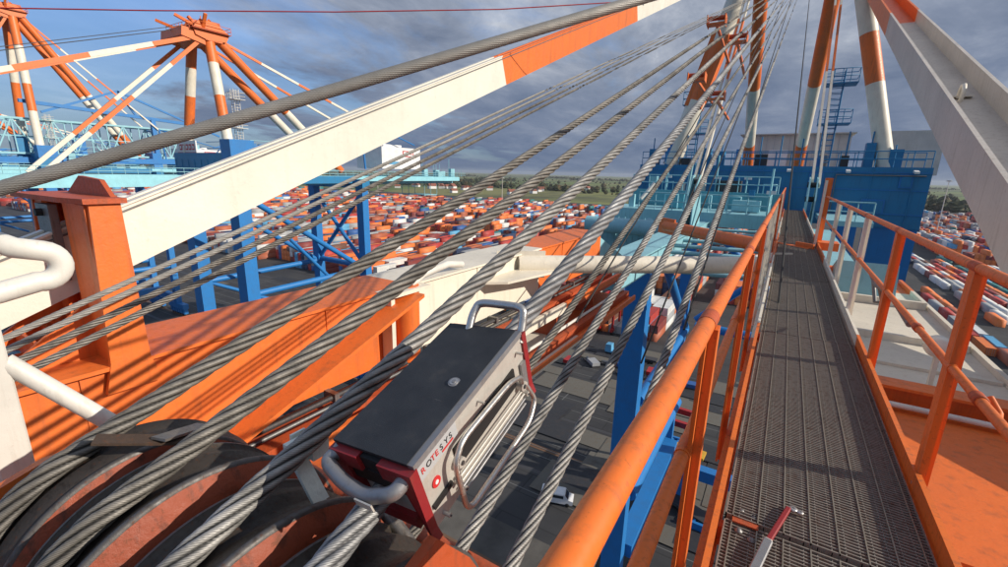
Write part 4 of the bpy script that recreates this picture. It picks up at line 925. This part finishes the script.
rr = random.Random(9)
for k in range(16):
    x_ = -10.2+k*.6+rr.random()*.3; y_ = 31.6+rr.random()*8; z_ = -2.1 if y_ < 35 else -1.3
    mb = MB()
    if k % 3 == 0: mb.tube((x_, y_, z_), (x_, y_, z_+1.3+rr.random()*1.8), .06, 'cyan_light', n=6); mb.beam((x_-.2, y_, z_+1.3), (x_+.3, y_, z_+1.3), .08, .2, 'white_paint'); mb.build('lamp_post', pf)
    elif k % 3 == 1: mb.box((x_, y_, z_), (x_+.35, y_+.3, z_+.5+rr.random()*.7), rr.choice(['cyan', 'house', 'dark_steel', 'blue'])); mb.build('cabinet', pf)
    else: mb.path([(x_, y_, z_), (x_, y_, z_+.9), (x_+.8, y_+.2, z_+.9), (x_+.8, y_+.2, z_)], .05, 'cyan_light', n=6); mb.build('hoop_rail', pf)
# rope rollers (orange brackets) on the left mast leg
for (x, y, z, lb) in ((-4.17, 26, 7.43, 'uppermost orange roller bracket beside the rope fan'), (-3.13, 26, 6.51, 'orange roller bracket just right of the striped leg'), (-4.78, 26, 4.92, 'orange roller bracket on the left of the striped leg'), (-3.78, 26, 4.0, 'lowest orange roller bracket beside the rope fan')):
    mb = MB(); mb.prism([(y-.3, z-.22), (y+.3, z-.3), (y+.35, z+.12), (y-.3, z+.2)], 0, x-.42, x-.38, 'orange'); mb.prism([(y-.3, z-.22), (y+.3, z-.3), (y+.35, z+.12), (y-.3, z+.2)], 0, x+.38, x+.42, 'orange')
    mb.beam((x-.4, y, z-.2), (x+.4, y, z-.2), .5, .08, 'orange'); mb.tube((x-.38, y, z+.08), (x+.38, y, z+.08), .11, 'orange_dull', n=14)
    mb.beam((x, y, z-.15), (x-.35, y+9.0, z-.2), .12, .12, 'orange')
    tag(mb.build('roller_bracket'), lb, 'roller', 'rope roller brackets')

# ------------------------------------------------------------------ containers
CW, CL, CH = 2.44, 12.19, 2.59
names = [c[0] for c in CONT]; wts = np.array([c[2] for c in CONT], float); wts /= wts.sum()
# blocks of stacks running landward
cells = []      # x, y, z, colour
bx = -1180
blocks = []
while bx < 520:
    nrow = 10
    blocks.append((bx, nrow)); bx += nrow*2.6+(8 if rng.random() < .3 else 3.4)
camv = fw
for (bx, nrow) in blocks:
    if 26 < bx+27 and bx < 82: continue
    y0 = 143+rng.integers(0, 3)*4 if bx < -20 else 205
    y1 = 640 if bx < 60 else 900
    ny = int((y1-y0)/12.9)
    bias = rng.dirichlet(wts*14+.2)
    hrow = 3
    for j in range(ny):
        y = y0+j*12.4
        if j in (13, 14) and (bx > -400): continue
        if rng.random() < .3: hrow = int(rng.integers(1, 5))
        last = cb0 = rng.choice(len(names), p=bias)
        for i in range(nrow):
            x = bx+i*2.6
            # skip what the camera cannot see
            az = atan2(x, y)
            if az < radians(-84) or az > radians(24): continue
            h = int(np.clip(hrow+rng.choice([-1, 0, 0, 0, 0, 1]), 0, 5))
            if h == 0 and rng.random() < .6: h = 1
            cb = rng.choice(len(names), p=bias)
            for k in range(h):
                c = cb if rng.random() < .3 else (last if rng.random() < .5 else rng.choice(len(names), p=wts)); last = c
                cells.append((x, y, GZ+.02+k*CH*1.005, c, k == h-1))
cells = [c for c in cells]
# loose rows on the quay apron, right
for (x, y, n_, c_) in ((72, 232, 16, 3), (75.2, 238, 12, 4), (78.2, 250, 14, 3), (58, 190, 6, 1), (61, 180, 8, 8), (82, 215, 12, 1), (85, 205, 14, 2), (88, 210, 14, 0), (92, 200, 16, 9)):
    for k in range(n_):
        if rng.random() < .16: continue
        cells.append((x+rng.normal()*.25, y+k*13.4, GZ+.02, c_ if rng.random() < .55 else int(rng.choice(len(names), p=wts)), True))
for (x, y) in [(-206-3*i, 36.8+j*3) for i in range(10) for j in range(2)]: cells.append((x, y+8, GZ+.02, 5, True))
def score(c):
    p = Vector((c[0], c[1], c[2]+1.3)); d = p.length; dd = p.normalized().dot(camv)
    cx_ = p.dot(rt2)/max(p.dot(fw), .1)*450; cy_ = p.dot(up2)/max(p.dot(fw), .1)*450
    vis = abs(cx_) < 500 and -280 < cy_ < 150 and p.dot(fw) > 1
    if not vis or not c[4]: return 0
    # skip those hidden behind the walkway or the tester
    X_ = 504+cx_; Y_ = 283-cy_
    if 770 < X_ < 850 or Y_ > 400 and X_ < 560: return 0
    return 1/d
cells.sort(key=score, reverse=True)
indiv, rest = cells[:296], cells[296:]
def cont_mesh(ci):
    mb = MB(); m = names[ci]; w, l, h = CW/2, CL/2, CH
    mb.box((-w+.05, -l+.05, .1), (w-.05, l-.05, h-.06), m)
    for sx in (-1, 1):
        for sy in (-1, 1): mb.box((sx*w-.08 if sx > 0 else -w, sy*l-.08 if sy > 0 else -l, 0), (w if sx > 0 else -w+.08, l if sy > 0 else -l+.08, h), m)
        mb.box((sx*w-.06 if sx > 0 else -w, -l+.08, 0), (w if sx > 0 else -w+.06, l-.08, .14), m); mb.box((sx*w-.06 if sx > 0 else -w, -l+.08, h-.1), (w if sx > 0 else -w+.06, l-.08, h-.01), m)
    for x in (-.8, -.35, .35, .8): mb.box((x-.02, -l-.01, .15), (x+.02, -l+.05, h-.12), 'grey_label')
    return mb
cmesh = {}
cl_names = {'c_orange': 'orange', 'c_red': 'red', 'c_maroon': 'maroon', 'c_white': 'white', 'c_grey': 'grey', 'c_blue': 'blue', 'c_sky': 'light blue', 'c_navy': 'dark navy', 'c_rust': 'rust brown', 'c_teal': 'teal', 'c_brown': 'brown'}
for (x, y, z, ci, tp) in indiv:
    if ci not in cmesh:
        o = cont_mesh(ci).build('shipping_container'); cmesh[ci] = o.data
    else:
        o = bpy.data.objects.new('shipping_container', cmesh[ci]); col.objects.link(o)
    o.location = (x, y, z); nm = cl_names[names[ci]]
    side = 'right of the blue gantry leg' if x > 10 else ('beyond the ropes and the boom braces' if x > -110 else 'behind the neighbouring blue crane legs')
    tag(o, f'{nm} container topping the front stacks {side}', 'container', f'{nm} containers {side}')
# the thousands behind them
R_ = np.array([c[:3] for c in rest]); ci = np.array([c[3] for c in rest]); N = len(R_)
bxv = np.array([(sx*CW/2, sy*CL/2, sz*CH) for sz in (0, 1) for sy in (-1, 1) for sx in (-1, 1)])
verts = (R_[:, None, :]+bxv[None]).reshape(-1, 3)
fc = np.array([(4, 5, 7, 6), (0, 1, 5, 4), (2, 6, 7, 3), (0, 4, 6, 2), (1, 3, 7, 5)])
faces = (np.arange(N)[:, None, None]*8+fc[None]).reshape(-1, 4)
me = bpy.data.meshes.new('container_stacks'); me.vertices.add(len(verts)); me.vertices.foreach_set('co', verts.ravel())
me.loops.add(faces.size); me.loops.foreach_set('vertex_index', faces.ravel()); me.polygons.add(len(faces)); me.polygons.foreach_set('loop_start', np.arange(0, faces.size, 4))
for n_ in names: me.materials.append(MATS[n_])
me.polygons.foreach_set('material_index', np.repeat(ci, 5).astype(np.int32)); me.update()
o = bpy.data.objects.new('container_stacks', me); col.objects.link(o)
tag(o, 'thousands of stacked orange, red, white and blue containers filling the yard', 'containers', kind='stuff')

# ------------------------------------------------------------------ yard vehicles
def straddle(x, y, rz, label):
    t = thing('straddle_carrier', (x, y, GZ), label, 'straddle carrier', 'red straddle carriers on the apron'); t.rotation_euler.z = rz
    def bld(mb, n):
        me_o = mb.build(n); me_o.parent = t; return me_o
    mb = MB()
    for sx in (-1, 1):
        mb.box((sx*2.2-.4, -4.6, 1.0), (sx*2.2+.4, 4.6, 2.0), 'red')
        for y_ in (-3.6, 3.2): mb.box((sx*2.2-.3, y_, 2.0), (sx*2.2+.3, y_+.6, 12), 'red')
        mb.box((sx*2.2-.35, -4.4, 11.4), (sx*2.2+.35, 4.2, 12.3), 'red')
    for y_ in (-3.6, 3.2): mb.box((-2.2, y_, 11.5), (2.2, y_+.6, 12.3), 'red')
    bld(mb, 'frame')
    for sx in (-1, 1):
        for k in range(4): mb = MB(); mb.lathe([(0, -.3), (.7, -.3), (.78, -.1), (.78, .1), (.7, .3), (0, .3)], (sx*2.2, -3.6+k*2.4, .78), 0, 'black_rubber', 16); bld(mb, 'wheel')
    mb = MB(); mb.box((-1.4, -5.2, 9.8), (.4, -3.7, 12), 'white_paint'); mb.box((-1.35, -5.23, 10.4), (.35, -5.2, 11.6), 'glass'); bld(mb, 'cab')
    mb = MB(); mb.box((-1.2, -5.8, 6.2), (1.2, 5.8, 6.6), 'yellow'); bld(mb, 'spreader')
    return t
s0 = straddle(-52, 136, .05, 'red straddle carrier parked by the stack front, left of the blue leg')
for (x, y, rz, lb) in ((-44, 139, 0, 'second red straddle carrier parked by the stack front, nearest the blue leg'), (-118, 128, .1, 'red straddle carrier standing beyond the neighbouring crane leg'), (-70, 141, 0, 'red straddle carrier at the stack front behind the grey ropes'), (-11, 72, 1.5, 'red straddle carrier on the quay close below the left handrail')):
    c = copy_tree(s0); c.location = (x, y, GZ); c.rotation_euler.z = rz; c['label'] = lb
# van
vn = thing('white_van', (-23.8, 56.4, GZ), 'small white van parked on the dark quay below the ropes', 'van'); vn.rotation_euler.z = radians(-72)
def bl(mb, n, p=vn): o = mb.build(n); o.parent = p; return o
mb = MB(); mb.prism([(-2.5, .45), (2.45, .45), (2.5, 1.1), (1.75, 1.3), (1.15, 2.05), (-2.4, 2.1), (-2.5, 1.9)], 0, -.95, .95, 'white_paint'); bl(mb, 'body')
mb = MB(); mb.prism([(1.14, 1.95), (1.70, 1.38), (1.74, 1.38), (1.2, 1.98)], 0, -.85, .85, 'glass'); mb.box((-.965, -1.9, 1.35), (-.955, 1.0, 1.85), 'glass'); mb.box((.955, -1.9, 1.35), (.965, 1.0, 1.85), 'glass'); mb.box((-.7, -2.52, 1.3), (.7, -2.49, 1.85), 'glass'); bl(mb, 'window')
for sx in (-1, 1):
    for y in (-1.6, 1.65): mb = MB(); mb.lathe([(0, -.12), (.34, -.12), (.36, 0), (.34, .12), (0, .12)], (sx*.85, y, .36), 0, 'black_rubber', 18); bl(mb, 'wheel')
# yard tractors with trailers and small vehicles
def tractor(x, y, rz, m, label, cont=None):
    t = thing('yard_truck', (x, y, GZ), label, 'truck', 'yard trucks on the apron'); t.rotation_euler.z = rz
    mb = MB(); mb.box((-1.2, 5.4, .7), (1.2, 8.2, 1.2), m); mb.prism([(6.4, 1.2), (8.3, 1.2), (8.1, 2.9), (6.5, 3.0)], 0, -1.1, 1.1, m); bl(mb, 'cab', t)
    mb = MB(); mb.box((-1.2, -6.2, .9), (1.2, 5.9, 1.25), 'dark_steel')
    bl(mb, 'trailer', t)
    for sx in (-1, 1):
        for yy in (-5, -3.8, -2.6, 5.6, 7.6): mb = MB(); mb.lathe([(0, -.15), (.5, -.15), (.5, .15), (0, .15)], (sx*1.0, yy, .5), 0, 'black_rubber', 12); bl(mb, 'wheel', t)
    return t
for (x, y, rz, m, lb) in ((-95, 118, 1.5, 'red', 'red yard truck with an empty trailer beyond the neighbouring crane leg'), (-30, 120, 1.57, 'c_sky', 'light blue yard truck below the cream brace'), (-60, 112, 1.57, 'red', 'red yard truck on the apron lane behind the ropes'), (-8.5, 66, 1.2, 'c_blue', 'blue yard truck on the quay close below the left handrail'), (33, 250, .0, 'white_paint', 'white yard truck on the road right of the walkway')):
    tractor(x, y, rz, m, lb)
def bollard(x, y):
    mb = MB(); mb.lathe([(0, 0), (.45, 0), (.3, .2), (.28, .7), (.5, .8), (.5, .95), (0, 1.0)], (0, 0, 0), 2, 'dark_steel', 14); o = mb.build('bollard'); o.location = (x, y, GZ); return o
for k in range(14):
    tag(bollard(-110+k*8.5, 38.2), 'dark mooring bollard standing on the quay edge', 'bollard', 'bollards along the quay edge')
mb = MB(); mb.box((-200, 37.0, GZ), (60, 37.5, GZ+.35), 'concrete'); tag(mb.build('quay_kerb'), kind='structure')
for k in range(7):
    x, y = -44+k*5.2, 108+((k*7) % 5)
    mb = MB(); mb.box((-1.2, -3, .1), (1.2, 3, .5), 'dark_steel'); mb.box((-1.1, -2.9, .5), (1.1, .6, 1.4), ['red', 'c_grey', 'c_blue', 'white_paint'][k % 4]); mb.tube((0, .8, .6), (0, 2.8, .6), .4, 'grey_steel')
    o = mb.build('lashing_cage'); o.location = (x, y, GZ); o.rotation_euler.z = k*.8
    tag(o, ['red', 'grey', 'blue', 'white'][k % 4]+' topped steel lashing cage parked on the apron lanes', 'cage', ['red', 'grey', 'blue', 'white'][k % 4]+' lashing cages on the apron')
# hatch covers / blue gear on quay under the crane
for (x, y, sx_, sy_, lb) in ((-6.0, 62, 6, 3, 'blue steel spreader beam resting on the quay below the left handrail'), (-14, 80, 5, 4, 'blue steel frame resting on the quay beside the blue leg')):
    mb = MB(); mb.box((x, y, GZ+.1), (x+sx_, y+.5, GZ+1.2), 'blue_leg'); mb.box((x, y+sy_-.5, GZ+.1), (x+sx_, y+sy_, GZ+1.2), 'blue_leg')
    for k in range(6): mb.box((x+k*sx_/5.2, y+.5, GZ+.4), (x+k*sx_/5.2+.3, y+sy_-.5, GZ+1.0), 'blue_leg')
    tag(mb.build('steel_frame'), lb, 'steel frame')
# lamp masts in the yard
def lampmast(x, y, h, label):
    t = thing('lamp_mast', (x, y, GZ), label, 'lamp mast', 'tall lamp masts in the yard')
    mb = MB(); mb.tube((0, 0, 0), (0, 0, h), .45, 'white_tube', r1=.22, n=10); bl(mb, 'pole', t)
    mb = MB(); mb.lathe([(0, -.2), (1.6, -.2), (1.6, .2), (0, .2)], (0, 0, h), 2, 'grey_steel', 16)
    for k in range(8): mb.box((1.6*cos(k*pi/4)-.4, 1.6*sin(k*pi/4)-.4, h-.7), (1.6*cos(k*pi/4)+.4, 1.6*sin(k*pi/4)+.4, h-.2), 'white_paint')
    bl(mb, 'lamp_head', t)
for (x, y, h, lb) in ((112, 520, 52, 'pale lamp mast seen between the blue leg and the right stay bar'), (-300, 480, 44, 'pale lamp mast over the stacks beyond the twin thin ropes'), (-560, 520, 44, 'pale lamp mast over the far left stacks'), (-150, 560, 44, 'pale lamp mast behind the cream braces')): lampmast(x, y, h, lb)

# ------------------------------------------------------------------ land behind: trees, hedges, village
def blob_trees():
    pts = []
    for _ in range(2600):
        x = -1.6+rng.random()*2.3
        # clustered along hedge lines
        k = rng.integers(0, 14); yy = 1180+k*k*40+rng.normal()*10; xx = x*yy
        if sin(xx*.011+k*3)+sin(xx*.0037+k) < -.2: continue
        pts.append((xx, yy, 2.5+rng.random()**2*6.5))
    for c in range(46):
        yy = 1150+rng.random()**2*3800; xx = -1.3*yy+rng.random()*1.9*yy
        for _ in range(60): pts.append((xx+rng.normal()*80, yy+rng.normal()*30, 3.5+rng.random()**2*9))
    bvx = []; bf_ = []
    for (x, y, r) in pts:
        o = len(bvx); n = 7; rings = [(.35, .0), (.95, .35), (1.05, .8), (.75, 1.25), (.25, 1.55)]
        for (rr, h) in rings:
            for k in range(n):
                a = 2*pi*k/n+h; j = 1+.25*(rng.random()-.5)*2; bvx.append((x+cos(a)*rr*r*j, y+sin(a)*rr*r*j, GZ+h*r*j))
        for i in range(len(rings)-1):
            for k in range(n): bf_.append((o+i*n+k, o+i*n+(k+1) % n, o+(i+1)*n+(k+1) % n, o+(i+1)*n+k))
        bf_.append(tuple(o+(len(rings)-1)*n+k for k in range(n)))
    me = bpy.data.meshes.new('far_woods'); me.from_pydata(bvx, [], bf_); me.materials.append(MATS['foliage'])
    o = bpy.data.objects.new('far_woods', me); col.objects.link(o); tag(o, 'distant woods and hedges across the flat fields', 'woods', kind='stuff')
blob_trees()
paint('roof_red', (.28, .09, .05), dirt=.3); paint('brick', (.35, .2, .14), dirt=.2)
hprot = None
for i in range(34):
    if i < 22: x, y = -760+rng.normal()*150, 1060+rng.normal()*90
    else: x, y = -380+rng.normal()*160, 1500+rng.normal()*120
    if hprot is None:
        hprot = thing('farm_house', (x, y, GZ), 'small red roofed house in the far village behind the yard', 'house', 'houses of the far village')
        bl(MB().box((-7, -5, 0), (7, 5, 5), 'white_paint'), 'wall', hprot); bl(MB().prism([(-5.6, 4.9), (5.6, 4.9), (0, 9.5)], 0, -7.4, 7.4, 'roof_red'), 'roof', hprot); h = hprot
    else: h = copy_tree(hprot)
    h.location = (x, y, GZ-.3); h.rotation_euler.z = rng.random()*3; s_ = .8+rng.random()*.9; h.scale = (s_, s_, s_)

# ------------------------------------------------------------------ damp air over the flat land
m = bpy.data.materials.new('air'); m.use_nodes = True; nt = m.node_tree; nt.nodes.clear(); MATS['air'] = m
out = nt.nodes.new('ShaderNodeOutputMaterial'); pv = nt.nodes.new('ShaderNodeVolumePrincipled'); pv.inputs['Color'].default_value = (.80, .87, .95, 1); pv.inputs['Density'].default_value = HZ; pv.inputs['Anisotropy'].default_value = .2
nt.links.new(pv.outputs[0], out.inputs['Volume'])
tag(MB().box((-14500, -4500, GZ-9.5), (14500, 16500, 46), 'air').build('haze'), kind='stuff')
